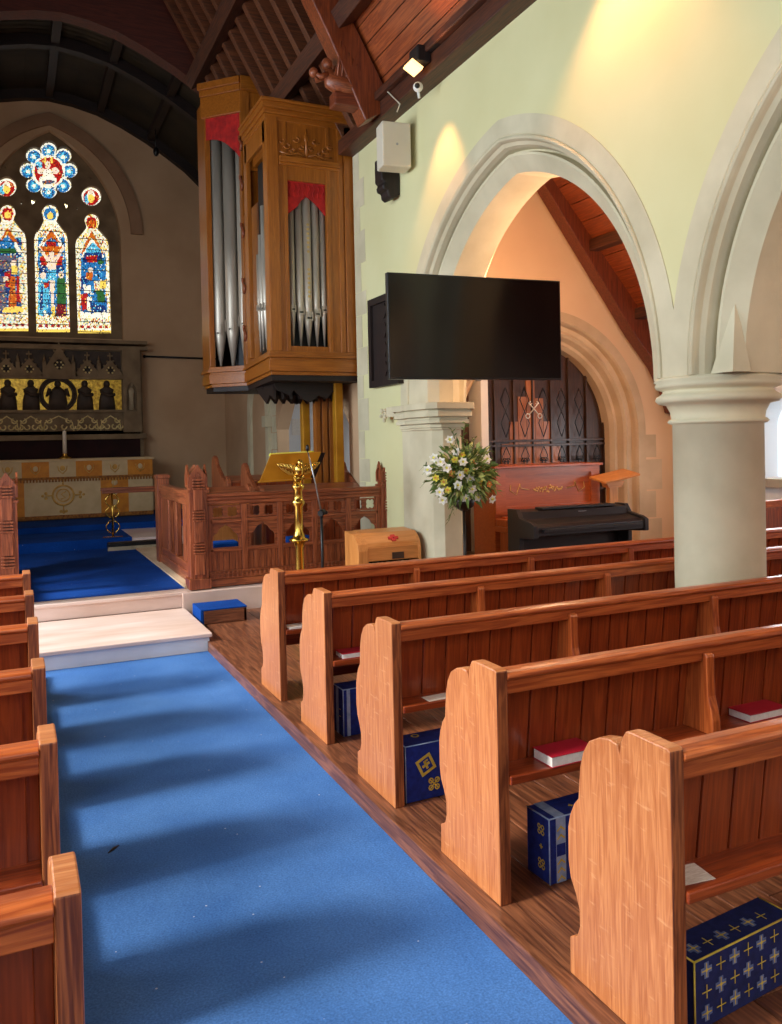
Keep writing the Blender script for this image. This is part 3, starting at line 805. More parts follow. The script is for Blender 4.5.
# aisle roof: boarded gable with rafters
def slab(mb, a, b, y0, y1, t=.05, planks=1):
    ux = Vector((b[0] - a[0], b[1] - a[1])); l_ = ux.length; ux = ux / l_
    for k in range(planks):
        s0, s1 = l_ * k / planks + .005, l_ * (k + 1) / planks - .005
        p0 = (a[0] + ux.x * s0, a[1] + ux.y * s0); p1 = (a[0] + ux.x * s1, a[1] + ux.y * s1)
        nn = (-ux.y, ux.x); nn = nn if nn[1] > 0 else (-nn[0], -nn[1])
        mb.prism([p0, p1, (p1[0] + nn[0] * t, p1[1] + nn[1] * t), (p0[0] + nn[0] * t, p0[1] + nn[1] * t)], y0, y1, 1)
    return mb
AB = wood('aisle_roof_boards', (112, 44, 16), (150, 72, 30), 1, rough=.5)
mb = slab(MB(), (5.98, 4.92), (8.35, 2.2), -2.6, 8.75, planks=14); slab(mb, (4.2, 4.12), (5.98, 4.92), -2.6, 8.75, planks=8)
slab(mb, (5.98, 5.0), (8.4, 2.25), -2.6, 8.75, t=.03); slab(mb, (4.2, 4.2), (5.98, 5.0), -2.6, 8.75, t=.03)
struct(mb.build('ceiling_aisle', AB))
for yr in (8.36, 6.2, 4.0, 1.8, -.4):
    mb = MB()
    mb.prism([(5.86, 4.86), (6.0, 4.92), (8.2, 2.38), (8.2, 1.95), (7.95, 1.98), (7.86, 2.25), (7.66, 2.58), (7.3, 2.98)], yr, yr + .2, 1)
    struct(mb.build('beam_aisle', wood('aisle_beam_%d' % int(yr * 10), (84, 34, 16), (124, 58, 30), 2, rough=.5), bevel=.01))
for (xx, zz) in ((6.65, 4.02), (7.35, 3.2)):
    struct(MB().box(xx - .05, -2.6, zz - .02, xx + .1, 8.4, zz + .12).build('beam_aisle_purlin', W['roofy'], bevel=.01))

# vestry screen filling the arch
vs = root('vestry_screen', (ACX, YA + .3, .08)); tag(vs, 'tall dark wooden screen with iron scrolls filling the side aisle arch', 'screen')
VB = wood('dark_screen_oak', (46, 26, 16), (78, 46, 28), 2, rough=.5)
mb = MB(); plate(mb, pointed(0, 0, AZ - .08, AAI, AHI, 14), [], .10, .14, 1); mb.build('back_board', VB, vs)
mb = MB()
for i in range(-4, 5):
    x_ = i * .285; zt = AZ - .08 + AHI * math.sqrt(max(0, 1 - (x_ / 1.16) ** 2)) * .98
    mb.box(x_ - .011, .06, 0, x_ + .011, .1, zt)
for zz in (.9, 1.5, 1.56): mb.box(-AAI, .05, zz, AAI, .09, zz + .03)
mb.build('frame', VB, vs, bevel=.004)
mb = MB()
for i, h_ in zip(range(-4, 4), (1.35, 1.62, 1.9, 2.22, 2.45, 2.2, 1.9, 1.6)):
    mb.box(i * .13 - .02 - .06, .085, .3, i * .13 + .105 - .06, .1, h_ - .08)
mb.build('stepped_boards', wood('brown_stepped_boards', (150, 86, 46), (190, 118, 70), 2, rough=.45), vs)
mb = MB()
for i in range(-4, 4):
    cx_ = i * .285 + .142
    for zz in (1.12, 1.32):
        for sg in (1, -1):
            mb.tube([(cx_ + sg * (.02 + .045 * t_) * math.cos(sg * 5 * t_) * 1.3, .04, zz + .1 * (t_ - .5) + .05 * math.sin(5 * t_)) for t_ in [k / 10 for k in range(11)]], .006, 5)
    mb.tube([(cx_, .04, .95), (cx_ + .06, .04, 1.1), (cx_, .04, 1.25), (cx_ - .06, .04, 1.38), (cx_, .04, 1.5)], .006, 5)
    mb.tube([(cx_, .04, .95), (cx_ - .06, .04, 1.1), (cx_, .04, 1.25), (cx_ + .06, .04, 1.38), (cx_, .04, 1.5)], .006, 5)
    if abs(cx_) < .8:
        mb.tube([(cx_, .04, 1.62), (cx_ + .07, .04, 1.8), (cx_, .04, 1.95), (cx_ - .07, .04, 2.1), (cx_, .04, 2.25)], .006, 5)
        mb.tube([(cx_, .04, 1.62), (cx_ - .07, .04, 1.8), (cx_, .04, 1.95), (cx_ + .07, .04, 2.1), (cx_, .04, 2.25)], .006, 5)
mb.build('iron_scrolls', M['blkm'], vs)
mb = MB()
for sg in (1, -1):
    c0 = Vector((-.03, -.0, 1.98)); d = Vector((sg * .7, 0, .7)).normalized()
    mb.tube([c0 - d * .10, c0 + d * .11], .008, 6)
    e = c0 - d * .13
    mb.tube([(e.x + .03 * math.cos(a), 0, e.z + .03 * math.sin(a)) for a in [k * PI / 6 for k in range(13)]], .007, 6)
    t_ = c0 + d * .1; nn = Vector((-d.z, 0, d.x)) * sg
    mb.tube([t_, t_ + nn * .035], .009, 5); mb.tube([t_ - d * .03, t_ - d * .03 + nn * .03], .008, 5)
mb.build('crossed_keys', M['petalw'], vs)
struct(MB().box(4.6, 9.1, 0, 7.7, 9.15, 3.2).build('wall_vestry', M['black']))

# ------------------------------------------------------------------ pews
PROFILE = [(0, 0), (0, .806), (.01, .812), (.14, .812), (.165, .808), (.178, .79), (.188, .765), (.192, .735), (.205, .762), (.235, .766), (.28, .755), (.325, .73), (.352, .69), (.368, .64), (.375, .58), (.378, .545), (.40, .52), (.42, .48), (.43, .44), (.432, .34), (.422, .29), (.40, .255), (.383, .215), (.382, .165), (.395, .13), (.43, .11), (.432, 0)]
PROFILE = [(y * 1.0, z) for y, z in PROFILE]
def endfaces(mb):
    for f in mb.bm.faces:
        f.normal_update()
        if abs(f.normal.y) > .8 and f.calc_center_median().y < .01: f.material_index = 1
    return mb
def pew(name, x0, x1, mats, flip=False, notch=None, dividers=(), board_off=0):
    """local frame: x=0 is the aisle face of the end; y=0 its back edge; flip runs the pew towards -x"""
    r = root(name)
    s = -1 if flip else 1
    def bx(mb, xa, ya, za, xb, yb, zb): mb.box(min(s * xa, s * xb), ya, za, max(s * xa, s * xb), yb, zb)
    Lx = x1
    mb = MB(); mb.prism(PROFILE, min(0, s * .046), max(0, s * .046), 0)
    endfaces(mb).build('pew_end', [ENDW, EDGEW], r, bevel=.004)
    mb = MB(); mb.prism(PROFILE, min(s * Lx, s * (Lx + .046)), max(s * Lx, s * (Lx + .046)), 0)
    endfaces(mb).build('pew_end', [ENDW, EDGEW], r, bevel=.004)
    # top rail with rounded cap
    mb = MB()
    sec = [(.008, .722), (.008, .770), (-.002, .774), (-.006, .782), (-.005, .790), (.004, .797), (.03, .802), (.066, .800), (.078, .793), (.080, .782), (.074, .774), (.068, .770), (.068, .722)]
    mb.prism(sec, min(s * .046, s * Lx), max(s * .046, s * Lx), 0)
    mb.build('top_rail', W['pewx'], r, bevel=.003)
    # matchboard back, leaning forward towards the seat
    mb = MB(); bw = .118; x = .046 + .03; zt, zb = .735, .43; yt, yb = .078, .115
    xs_ = []
    while x < Lx - .01:
        xe = min(x + bw, Lx); 
        for (g0, g1) in ((.004, -.004),):
            a_, b_ = x + g0, xe + g1
            mb.bm.verts.ensure_lookup_table()
            v = [mb.bm.verts.new((s * q[0], q[1], q[2])) for q in ((a_, yt, zt), (b_, yt, zt), (b_, yb, zb), (a_, yb, zb), (a_, yt + .02, zt), (b_, yt + .02, zt), (b_, yb + .02, zb), (a_, yb + .02, zb))]
            for q in ((0, 1, 2, 3), (7, 6, 5, 4), (0, 4, 5, 1), (1, 5, 6, 2), (2, 6, 7, 3), (3, 7, 4, 0)): mb._f([v[i] for i in q])
        x = xe
    v = [mb.bm.verts.new((s * q[0], q[1], q[2])) for q in ((.046, yt + .011, zt), (Lx, yt + .011, zt), (Lx, yb + .011, zb), (.046, yb + .011, zb), (.046, yt + .018, zt), (Lx, yt + .018, zt), (Lx, yb + .018, zb), (.046, yb + .018, zb))]
    for q in ((0, 1, 2, 3), (7, 6, 5, 4), (0, 4, 5, 1), (1, 5, 6, 2), (2, 6, 7, 3), (3, 7, 4, 0)): mb._f([v[i] for i in q])
    mb.build('back_panel', BACKP, r, bevel=.003)
    # book shelf behind the back
    mb = MB(); bx(mb, .046, -.008, .41, Lx, .14, .442)
    mb.build('book_shelf', W['backx'], r, bevel=.005)
    # seat, notched round the column where needed
    mb = MB()
    if notch:
        bx(mb, .046, .13, .385, notch[0], .43, .41); bx(mb, notch[1], .13, .385, Lx, .43, .41)
    else: bx(mb, .046, .13, .385, Lx, .43, .41)
    mb.build('seat', W['pewx'], r, bevel=.006)
    for d in dividers:
        mb = MB(); pr_ = [(.0, .438), (.0, .60), (-.004, .7), (-.004, .735), (.0, .748), (.014, .755), (.03, .75), (.034, .7), (.06, .58), (.1, .47), (.13, .438)]
        pr_ = [(-.045, .442), (-.045, .50), (-.036, .54), (-.022, .59), (-.018, .66), (-.018, .74), (-.012, .752), (.0, .756), (.0075, .752), (.0075, .72), (.08, .72), (.115, .442)]
        mb.prism(pr_, min(s * (d - .02), s * (d + .02)), max(s * (d - .02), s * (d + .02)), 0)
        mb.build('support', W['pewz'], r, bevel=.006)
        mb = MB(); pr_ = [(.0, 0), (.0, .405), (.4, .385), (.4, .3), (.36, .2), (.36, .12), (.4, 0)]
        if not (notch and notch[0] - .05 < d < notch[1] + .05):
            mb.prism(pr_, min(s * (d - .02), s * (d + .02)), max(s * (d - .02), s * (d + .02)), 0)
            mb.build('bracket', W['pewz'], r, bevel=.006)
    # skirting board beneath the seat (front kick board)
    mb = MB(); bx(mb, .046, .34, .26, Lx, .36, .385)
    if not notch: mb.build('seat_rail', W['backx'], r)
    else:
        mb.bm.free()
    return r
RY = [1.597, 2.417, 3.27, 4.13, 4.96]
LEN = 5.55
DV = [.957, 1.867, 2.767, 3.68, 4.59]
rl_ = ['pine pew at the lower right with the navy patterned hassock under its shelf', 'pine pew carrying two red hymn books, second from the camera on the right',
       'pine pew on the right of the aisle with the column rising just beyond it', 'pine pew on the right whose back is interrupted by the round column',
       'farthest full pine pew on the right, just before the brass lectern']
G1 = 'pine pews to the right of the aisle'
pa = pew('pew', 0, LEN, None, dividers=DV)
pa.location = (1.483, RY[0], .08); tag(pa, rl_[0], 'pew', G1)
pc = pew('pew', 0, LEN, None, dividers=DV, notch=(2.08, 2.83)); pc.location = (1.483, RY[2], .08); tag(pc, rl_[2], 'pew', G1)
for i in (1, 3, 4):
    c = clone(pa, (1.483, RY[i], .08)); c['label'] = rl_[i]
# left pews
G2 = 'pine pews to the left of the aisle'
ll = ['nearest left pine pew, cut by the lower left corner', 'left pine pew second from the camera, with strong dark grain on its end', 'third left pine pew from the camera', 'fourth left pine pew from the camera', 'fifth left pine pew from the camera, beside the marble steps', 'farthest left pine pew, next to the carved newel post']
pl_ = pew('pew', 0, 2.7, None, flip=True, dividers=(.957, 1.867))
LYs = [1.576, 2.416, 3.255, 4.10, 4.925, 5.775]
for i, y in enumerate(LYs):
    o = pl_ if i == 0 else clone(pl_, (.095, y, .08))
    o.location = (.095, y, .08); tag(o, ll[i], 'pew', G2)
# short pew frontal standing in the side aisle
fr = root('panelled_pew_screen', (6.35, 6.6, .08)); tag(fr, 'low panelled pew front in the side aisle beside the keyboard', 'pew')
mb = MB(); mb.box(0, 0, 0, 1.75, .03, .80); mb.build('panel', W['backz'], fr)
mb = MB(); mb.box(0, -.02, .78, 1.75, .05, .86); mb.build('top_rail', W['pewx'], fr, bevel=.008)
for i in range(4):
    mb = MB(); mb.box(i * .55, -.015, 0, i * .55 + .06, .0, .78); mb.build('stile', W['pewz'], fr, bevel=.004)

# ------------------------------------------------------------------ books and leaflets
def book(name, w_, d_, h_, cover, loc, rz, label, cat='book', group=None):
    r = root(name, loc, rz); tag(r, label, cat, group)
    mb = MB(); mb.box(0, 0, 0, w_, d_, .003); mb.box(0, 0, h_ - .003, w_, d_, h_); mb.box(w_ - .004, 0, 0, w_, d_, h_); mb.build('cover', cover, r, bevel=.0015)
    mb = MB(); mb.box(.004, .004, .003, w_ - .004, d_ - .004, h_ - .003); mb.build('pages', M['page'], r)
    return r
SH = .08 + .4425
G3 = 'red hymn books on the pew shelves'
book('hymn_book', .20, .115, .040, M['bookred'], (1.695, 2.402, SH), .03, 'thick red hymn book lying near the end of the second pew shelf', group=G3)
book('hymn_book', .22, .115, .034, M['bookred'], (2.66, 2.412, SH), .02, 'red hymn book right of the wooden support on the second pew shelf', group=G3)
book('hymn_book', .17, .11, .03, M['bookred'], (1.58, 4.125, SH), .02, 'white edged red book on the fourth pew shelf, mostly behind the next pew end', group=G3)
book('notebook', .12, .10, .012, M['page'], (1.55, 4.955, SH), .02, 'thin white booklet on the shelf of the farthest right pew')
book('notebook', .15, .10, .02, M['page'], (2.115, 1.625, SH), .03, 'white booklet at the right picture edge on the nearest pew shelf')
def leaflet(loc, w_, d_, rz, label):
    r = MB(); r.box(0, 0, 0, w_, d_, .0015)
    o = r.build('leaflet', M['paper'], bevel=0); o.location = loc; o.rotation_euler.z = rz; tag(o, label, 'leaflet')
leaflet((1.532, 1.622, SH), .11, .085, -.12, 'printed leaflet lying against the end of the nearest right pew')
leaflet((1.66, 3.27, SH), .13, .075, .06, 'pale printed card on the shelf of the third right pew')

# ------------------------------------------------------------------ hassocks
def hassock(loc, w_, d_, h_, mat, style, rz, label):
    mb = MB(); mb.box(0, 0, 0, w_, d_, h_)
    mats = [mat, M['hassy'], M['hassw'], M['hassb']]
    e = .0025
    def fr_(u, v, side):  # local face coordinates -> point slightly proud of the face
        if side == 'f': return (u, -e, v)
        if side == 'l': return (-e, u, v)
        return (u, v, h_ + e)
    def patch(poly, side, k, t=0):
        mb.m = k
        q = [fr_(u, v, side) for u, v in poly]
        q = [(x, y - t, z) if side == 'f' else ((x - t, y, z) if side == 'l' else (x, y, z + t)) for x, y, z in q]
        mb._f([mb.bm.verts.new(p_) for p_ in q])
    def rect(u, v, a, b_, side, k, t=0, rot=0):
        c, s_ = math.cos(rot), math.sin(rot)
        patch([(u + x * c - y * s_, v + x * s_ + y * c) for x, y in ((-a, -b_), (a, -b_), (a, b_), (-a, b_))], side, k, t)
    def ringp(u, v, r0, r1, side, k, n=10):
        for i in range(n):
            a0, a1 = 2 * PI * i / n, 2 * PI * (i + 1) / n
            patch([(u + r0 * math.cos(a0), v + r0 * math.sin(a0)), (u + r1 * math.cos(a0), v + r1 * math.sin(a0)), (u + r1 * math.cos(a1), v + r1 * math.sin(a1)), (u + r0 * math.cos(a1), v + r0 * math.sin(a1))], side, k)
    dims = {'f': (w_, h_), 'l': (d_, h_), 't': (w_, d_)}
    for side in ('f', 'l', 't'):
        W_, H_ = dims[side]
        if style == 'lattice':
            st_ = .058; nx = int(W_ / st_); ny = int(H_ / st_)
            for i in range(nx + 1):
                for j in range(ny + 1):
                    u = .045 + i * st_; v = .04 + j * st_
                    if u > W_ - .03 or v > H_ - .028: continue
                    if (i + j) % 2 == 0:
                        rect(u, v, .022, .009, side, 3); rect(u, v, .009, .022, side, 3, .0004); rect(u, v, .004, .004, side, 1, .0012)
                    rect(u, v, .019, .0016, side, 1, .0008); rect(u, v, .0016, .019, side, 1, .0008)
        elif style == 'border':
            if side == 'f':
                rect(.05, H_ / 2, .022, H_ / 2, side, 2); 
                n_ = int(H_ / .03)
                for j in range(n_):
                    if abs(j - n_ / 2) > 1: rect(.043, .015 + j * .03, .013, .003, side, 1, .0006, .7); rect(.057, .015 + j * .03, .013, .003, side, 1, .0006, -.7)
                mb.m = 0
                rect(.05, H_ / 2, .02, .022, side, 0, .0005); ringp(.05, H_ / 2, .010, .016, side, 1)
                for k in range(4): a = k * PI / 2 + .78; ringp(.05 + .012 * math.cos(a), H_ / 2 + .012 * math.sin(a), .004, .008, side, 1, 8)
                for v in (H_ * .25, H_ * .5, H_ * .8):
                    for k in range(4): a = k * PI / 2 + .78; ringp(.14 + .012 * math.cos(a), v + .012 * math.sin(a), .004, .008, side, 1, 8)
            if side == 'l':
                for v in (H_ * .25, H_ * .78):
                    for k in range(4): a = k * PI / 2 + .78; ringp(W_ * .35 + .014 * math.cos(a), v + .014 * math.sin(a), .005, .010, side, 1, 8)
                rect(W_ * .35, H_ * .52, .009, .003, side, 1); rect(W_ * .35, H_ * .52, .003, .009, side, 1)
            if side == 't':
                rect(.05, H_ / 2, .022, H_ / 2, side, 2)
                rect(.14, H_ * .4, .01, .003, side, 1); rect(.14, H_ * .4, .003, .01, side, 1, .0004)
        elif style == 'emblem':
            if side == 'f':
                rect(.10, H_ * .62, .04, .04, side, 1, 0, .45); rect(.10, H_ * .62, .027, .027, side, 0, .0005, .45)
                rect(.10, H_ * .62, .020, .006, side, 1, .001, .45); rect(.10, H_ * .62, .006, .020, side, 1, .001, .45); rect(.10, H_ * .62 + .018, .01, .004, side, 1, .001, .45)
                for k in range(4):
                    a = k * PI / 2 + .78; ringp(.14 + .022 * math.cos(a), H_ * .25 + .022 * math.sin(a), .008, .014, side, 1, 8)
                rect(.14, H_ * .25, .03, .003, side, 1, .0006, .78); rect(.14, H_ * .25, .03, .003, side, 1, .0006, -.78)
            if side == 't': ringp(.1, .1, .012, .02, side, 1)
        elif style == 'plain':
            if side == 'l':
                rect(W_ * .55, H_ / 2, .018, H_ / 2, side, 2); rect(W_ * .3, H_ * .55, .01, .002, side, 1); rect(W_ * .3, H_ * .4, .01, .002, side, 1)
            if side == 'f':
                rect(.03, H_ / 2, .01, H_ / 2, side, 2)
    # piping on the edges
    mb.m = 1 if style == 'lattice' else 2
    pr_ = .0028
    for a_, b_ in (((0, 0, h_), (w_, 0, h_)), ((0, 0, 0), (0, 0, h_)), ((0, 0, h_), (0, d_, h_)), ((w_, 0, 0), (w_, 0, h_)), ((w_, 0, h_), (w_, d_, h_))):
        mb.tube([a_, b_], pr_, 6)
    o = mb.build('hassock', mats); o.location = loc; o.rotation_euler.z = rz
    tag(o, label, 'hassock', 'embroidered hassocks under the pews')
    return o
hassock((1.625, 1.672, .081), .42, .11, .19, M['hassn'], 'lattice', .1, 'navy hassock with a lattice of pale crosses under the nearest pew')
hassock((1.715, 2.455, .081), .36, .13, .235, M['hass'], 'border', .05, 'bright blue hassock with a yellow and pale chevron border under the second pew')
hassock((1.548, 3.295, .081), .3, .14, .25, M['hass'], 'emblem', .02, 'blue hassock with a yellow diamond emblem under the third pew')
hassock((1.607, 4.20, .081), .3, .14, .255, M['hass'], 'plain', .04, 'blue hassock with pale stripes under the fourth pew, half behind an end')

# ------------------------------------------------------------------ chancel screen
def newel(name, x, y, z0, zt, label, wdt=.15):
    r = root(name, (x, y, z0)); H_ = zt - z0; tag(r, label, 'post', 'carved newel posts of the chancel screen')
    mb = MB(); h2 = wdt / 2
    mb.box(-h2 - .02, -h2 - .02, 0, h2 + .02, h2 + .02, .10); mb.box(-h2, -h2, .1, h2, h2, H_ - .25)
    # buttress offsets with stepped mouldings on the face
    z = .14
    for k in range(3):
        mb.box(-.045, -h2 - .03, z, .045, -h2, z + .2); 
        for q in range(4): mb.box(-.055, -h2 - .04, z + .2 + q * .028, .055, -h2 + .002, z + .216 + q * .028)
        z += .31
    mb.box(-h2 - .012, -h2 - .012, H_ - .27, h2 + .012, h2 + .012, H_ - .245)
    shf = mb.build('shaft', W['oakz'], r, bevel=.004)
    mb = MB()
    mb.box(-h2 + .008, -h2 + .008, H_ - .245, h2 - .008, h2 - .008, H_ - .10)
    for sx, sy in ((0, -1), (0, 1), (1, 0), (-1, 0)):
        g = [(-h2, H_ - .22), (h2, H_ - .22), (h2, H_ - .12), (0, H_ - .0), (-h2, H_ - .12)]
        hole = pointed(0, H_ - .2, H_ - .13, .035, .06, 5)
        if sx == 0: plate(mb, g, [hole], sy * h2 - .008, sy * h2 + .008, 1)
        else: plate(mb, g, [hole], sx * h2 - .008, sx * h2 + .008, 0)
    mb.prism([(-h2, H_ - .12), (h2, H_ - .12), (0, H_ - .01)], -h2, h2, 1)
    mb.build('gabled_cap', W['oakz'], r, bevel=.003)
    mb = MB(); q = quatre(0, H_ - .36, .045); mb.prism(q, -h2 - .012, -h2, 1); mb.ball((0, -h2 - .012, H_ - .36), (.014, .012, .014))
    mb.build('rosette', W['oakz'], shf)
    return r
newel('newel_post', 1.625, 8.1, .3, 1.50, 'carved newel post between the chancel opening and the right screen', .17)
newel('newel_post', 3.69 - .05, 8.1, .3, 1.475, 'carved newel post standing against the white wall behind the wooden box', .15)
newel('newel_post', -.045, 8.1, .3, 1.48, 'carved newel post at the left picture edge above the pews', .17)
SX0, SX1 = 1.715, 3.565
def screen_run(name, x0, x1, y, label, nb):
    r = root(name, (x0, y, .3)); tag(r, label, 'screen'); Lr = x1 - x0; bw = Lr / nb
    mb = MB(); mb.box(0, -.045, .84, Lr, .045, .875); mb.box(0, -.055, .875, Lr, .055, .91); mb.box(0, -.035, .80, Lr, .035, .84); mb.build('top_rail', W['oakx'], r, bevel=.006)
    mb = MB(); mb.box(0, -.04, 0, Lr, .04, .07); mb.box(0, -.03, .07, Lr, .03, .15)
    for i in range(int(Lr / .045)):
        mb.box(i * .045 + .012, -.042, .085, i * .045 + .033, -.03, .14)
    mb.build('bottom_rail', W['oakx'], r, bevel=.004)
    for i in range(nb + 1):
        xx = min(max(i * bw, .025), Lr - .025)
        mb = MB(); mb.box(xx - .03, -.03, .15, xx + .03, .03, .80); mb.build('muntin', W['oakz'], r, bevel=.005)
    for i in range(nb):
        a, b_ = i * bw + .03, (i + 1) * bw - .03; c_ = (a + b_) / 2; hw = (b_ - a) / 2
        mb = MB(); outer = [(a, .36), (b_, .36), (b_, .62), (a, .62)]
        plate(mb, outer, [ogee(c_, .375, .455, hw * .84, .15)], -.012, .012, 1); mb.build('arched_panel', W['oakx'], r, bevel=.003)
        mb = MB(); outer = [(a, .66), (b_, .66), (b_, .79), (a, .79)]
        hs = [quatre(c_ - hw * .46, .725, .058, rot=PI / 4), quatre(c_ + hw * .46, .725, .058, rot=PI / 4)]
        plate(mb, outer, hs, -.012, .012, 1); mb.build('quatrefoil_panel', W['oakx'], r, bevel=.003)
        for zc_ in (.62, .335):
            mb = MB(); mb.box(a, -.03, zc_, b_, .03, zc_ + .035); mb.build('cross_rail', W['oakx'], r, bevel=.004)
        mb = MB(); n_ = 5
        for k in range(n_):
            xa = a + (b_ - a) * k / n_; mb.box(xa + .003, -.012, .15, xa + (b_ - a) / n_ - .003, .006, .335)
        mb.box(a, -.004, .15, b_, .01, .335)
        mb.build('board_panel', W['oakz'], r, bevel=.002)
    return r
screen_run('chancel_screen', SX0, SX1, 8.1, 'low carved oak screen pierced with arches right of the chancel steps', 5)
# side rail running back into the chancel
pr_ = root('choir_side_rail', (1.625, 8.2, .3)); tag(pr_, 'carved oak rail running back beside the chancel carpet', 'rail')
mb = MB(); mb.box(-.05, 0, .86, .05, 1.95, .93); mb.box(-.035, 0, .78, .035, 1.95, .86); mb.build('top_rail', W['oaky'], pr_, bevel=.006)
mb = MB(); mb.box(-.045, 0, 0, .045, 1.95, .12); mb.box(-.035, 0, .12, .035, 1.95, .2); mb.build('bottom_rail', W['oaky'], pr_, bevel=.006)
mb = MB(); mb.box(-.07, 1.82, 0, .07, 2.0, 1.05); mb.box(-.08, 1.81, 1.0, .08, 2.01, 1.04); mb.build('end_post', W['oakz'], pr_, bevel=.006)
for i in range(3):
    mb = MB(); yy = .35 + i * .5; mb.box(-.03, yy, .2, .03, yy + .14, .78); mb.build('baluster', W['oakz'], pr_, bevel=.01)
mb = MB(); mb.box(-.02, 1.25, .2, .02, 1.85, .78); mb.build('board_panel', W['oakz'], pr_)
pl2 = clone(pr_, (-.045, 8.2, .3)); pl2['label'] = 'carved oak rail on the left side of the chancel, behind the left newel post'

# kneeling step box with blue carpet top
kb = root('step_box', (1.50, 7.42, .08)); tag(kb, 'small wooden step with blue carpet top beside the marble steps', 'step')
mb = MB(); mb.box(.03, 0, 0, .42, .03, .12); mb.box(.39, 0, 0, .42, .36, .12); mb.box(.03, .33, 0, .42, .36, .12); mb.build('frame', W['platx'], kb, bevel=.006)
mb = MB(); mb.box(.0, .0, .0, .03, .36, .125); mb.box(0, 0, .12, .425, .365, .135); mb.build('carpet_top', M['carpetd'], kb, bevel=.006)

# ------------------------------------------------------------------ choir stalls behind the screen
def stall_end(mb, w0, w1):
    mb.prism([(0, 0), (0, .62), (.05, .70), (.22, .78), (.42, .90), (.6, 1.06), (.66, 1.12), (.74, 1.12), (.78, 1.04), (.78, 0)], w0, w1, 0)
cs = root('choir_stall', (2.35, 9.85, .3)); tag(cs, 'oak choir stall with sweeping shaped end behind the screen, left of the lectern', 'stall', 'choir stalls')
for w0 in (0, 1.2):
    mb = MB(); mb.prism([(0, 0), (0, .92), (.03, .98), (.10, .98), (.14, .93), (.3, .98), (.6, 1.14), (.66, 1.22), (.74, 1.25), (.82, 1.22), (.86, 1.1), (.86, 0)], w0, w0 + .05, 0)
    mb.build('stall_end', W['oakz'], cs, bevel=.008)
mb = MB(); mb.prism([(.02, .92), (.02, .95), (.32, 1.0), (.32, .97)], .05, 1.2, 0); mb.build('desk', W['oakx'], cs, bevel=.005)
mb = MB()
for i in range(10): mb.box(.05 + i * .115, .03, .1, .05 + i * .115 + .109, .05, .93)
mb.box(.05, .045, .1, 1.2, .06, .93)
mb.build('board_front', W['backz'], cs, bevel=.002)
mb = MB(); mb.box(.05, .45, .44, 1.2, .82, .48); mb.build('seat', W['oakx'], cs, bevel=.005)
c2 = clone(cs, (2.9, 8.95, .3)); c2['label'] = 'oak choir stall seen behind the lectern and microphone stand'
c2.location = (2.45, 8.75, .22); 
# low prayer desk nearer the newel
pdk = root('prayer_desk', (1.86, 8.75, .3)); tag(pdk, 'small prayer desk with rounded top just behind the chancel newel post', 'desk')
mb = MB(); mb.prism([(0, 0), (0, .86), (.03, .93), (.1, .96), (.17, .93), (.2, .86), (.2, 0)], 0, .04, 0); mb.build('side', W['oakz'], pdk, bevel=.006)
mb = MB(); mb.prism([(0, 0), (0, .86), (.03, .93), (.1, .96), (.17, .93), (.2, .86), (.2, 0)], .46, .5, 0); mb.build('side', W['oakz'], pdk, bevel=.006)
mb = MB(); mb.box(.04, .02, .1, .46, .04, .88); mb.build('board_front', W['lite' + 'z'], pdk)
mb = MB(); mb.prism([(.0, .86), (.0, .88), (.2, .93), (.2, .91)], .04, .46, 0); mb.build('desk', W['oakx'], pdk)
# blue covered chair seats glimpsed through the screen
for k, (xx, yy, ll_) in enumerate(((1.95, 8.42, 'blue upholstered stool glimpsed through the first arch of the screen'), (2.75, 8.4, 'blue upholstered stool glimpsed through the middle arches of the screen'))):
    r = root('stool', (xx, yy, .3)); tag(r, ll_, 'stool', 'blue stools behind the screen')
    mb = MB(); mb.box(-.14, -.09, .28, .14, .09, .40); mb.build('cushion', M['carpetd'], r, bevel=.02)
    for sx in (-.11, .11):
        for sy in (-.07, .07):
            mb = MB(); mb.box(sx - .015, sy - .015, 0, sx + .015, sy + .015, .28); mb.build('leg', W['oakz'], r)

# ------------------------------------------------------------------ the organ
YO = 8.8
og = root('pipe_organ', (3.1, 9.6, 2.45)); tag(og, 'oak cased pipe organ with silver pipes projecting above the choir stalls', 'organ')
def ob(mb, name, mats, bevel=0):
    o = mb.build(name, mats, og, bevel=bevel); o.matrix_parent_inverse = Matrix.Translation((-3.1, -9.6, -2.45)); return o
A0 = (3.67, YO); B0 = (P(270.6, 351, 1, YO).x, YO); C0 = (2.79, 10.5); D0_ = (2.42, 10.88)
foot = [A0, B0, C0, D0_, (2.42, 11.3), (3.70, 11.3), (3.70, YO)]
def outset(p, d):
    (ax_, ay), (bx_, by), (cx_, cy_), (dx_, dy) = p[:4]
    return [(ax_, ay - d), (bx_ - d * .8, by - d), (cx_ - d * 1.0, cy_ - d * .4), (dx_ - d * 1.1, dy - d * .2), (dx_ - d, 11.3), (3.70, 11.3), (3.70, ay - d)]
mb = MB()
for d, za, zb in ((.00, 2.44, 2.48), (.03, 2.48, 2.60), (.015, 2.60, 2.63), (.05, 2.63, 2.665), (.03, 2.665, 2.70)):
    mb.prism(outset(foot, d), za, zb, 2)
ob(mb, 'base_moulding', W['orgx'], .004)
mb = MB(); mb.prism(outset(foot, -.02), 2.38, 2.44, 2)
for i in range(9):
    xx = 2.78 + i * .1
    mb.prism([(9.3, 2.38), (9.3, 2.2), (9.45, 2.26), (9.6, 2.16), (9.8, 2.25), (10.1, 2.38)], xx, xx + .03, 0)
mb.prism([(2.75, 2.40), (2.8, 2.3), (2.95, 2.24), (3.0, 2.30), (3.1, 2.2), (3.2, 2.16), (3.3, 2.24), (3.4, 2.20), (3.5, 2.3), (3.66, 2.40)], 9.2, 9.26, 1)
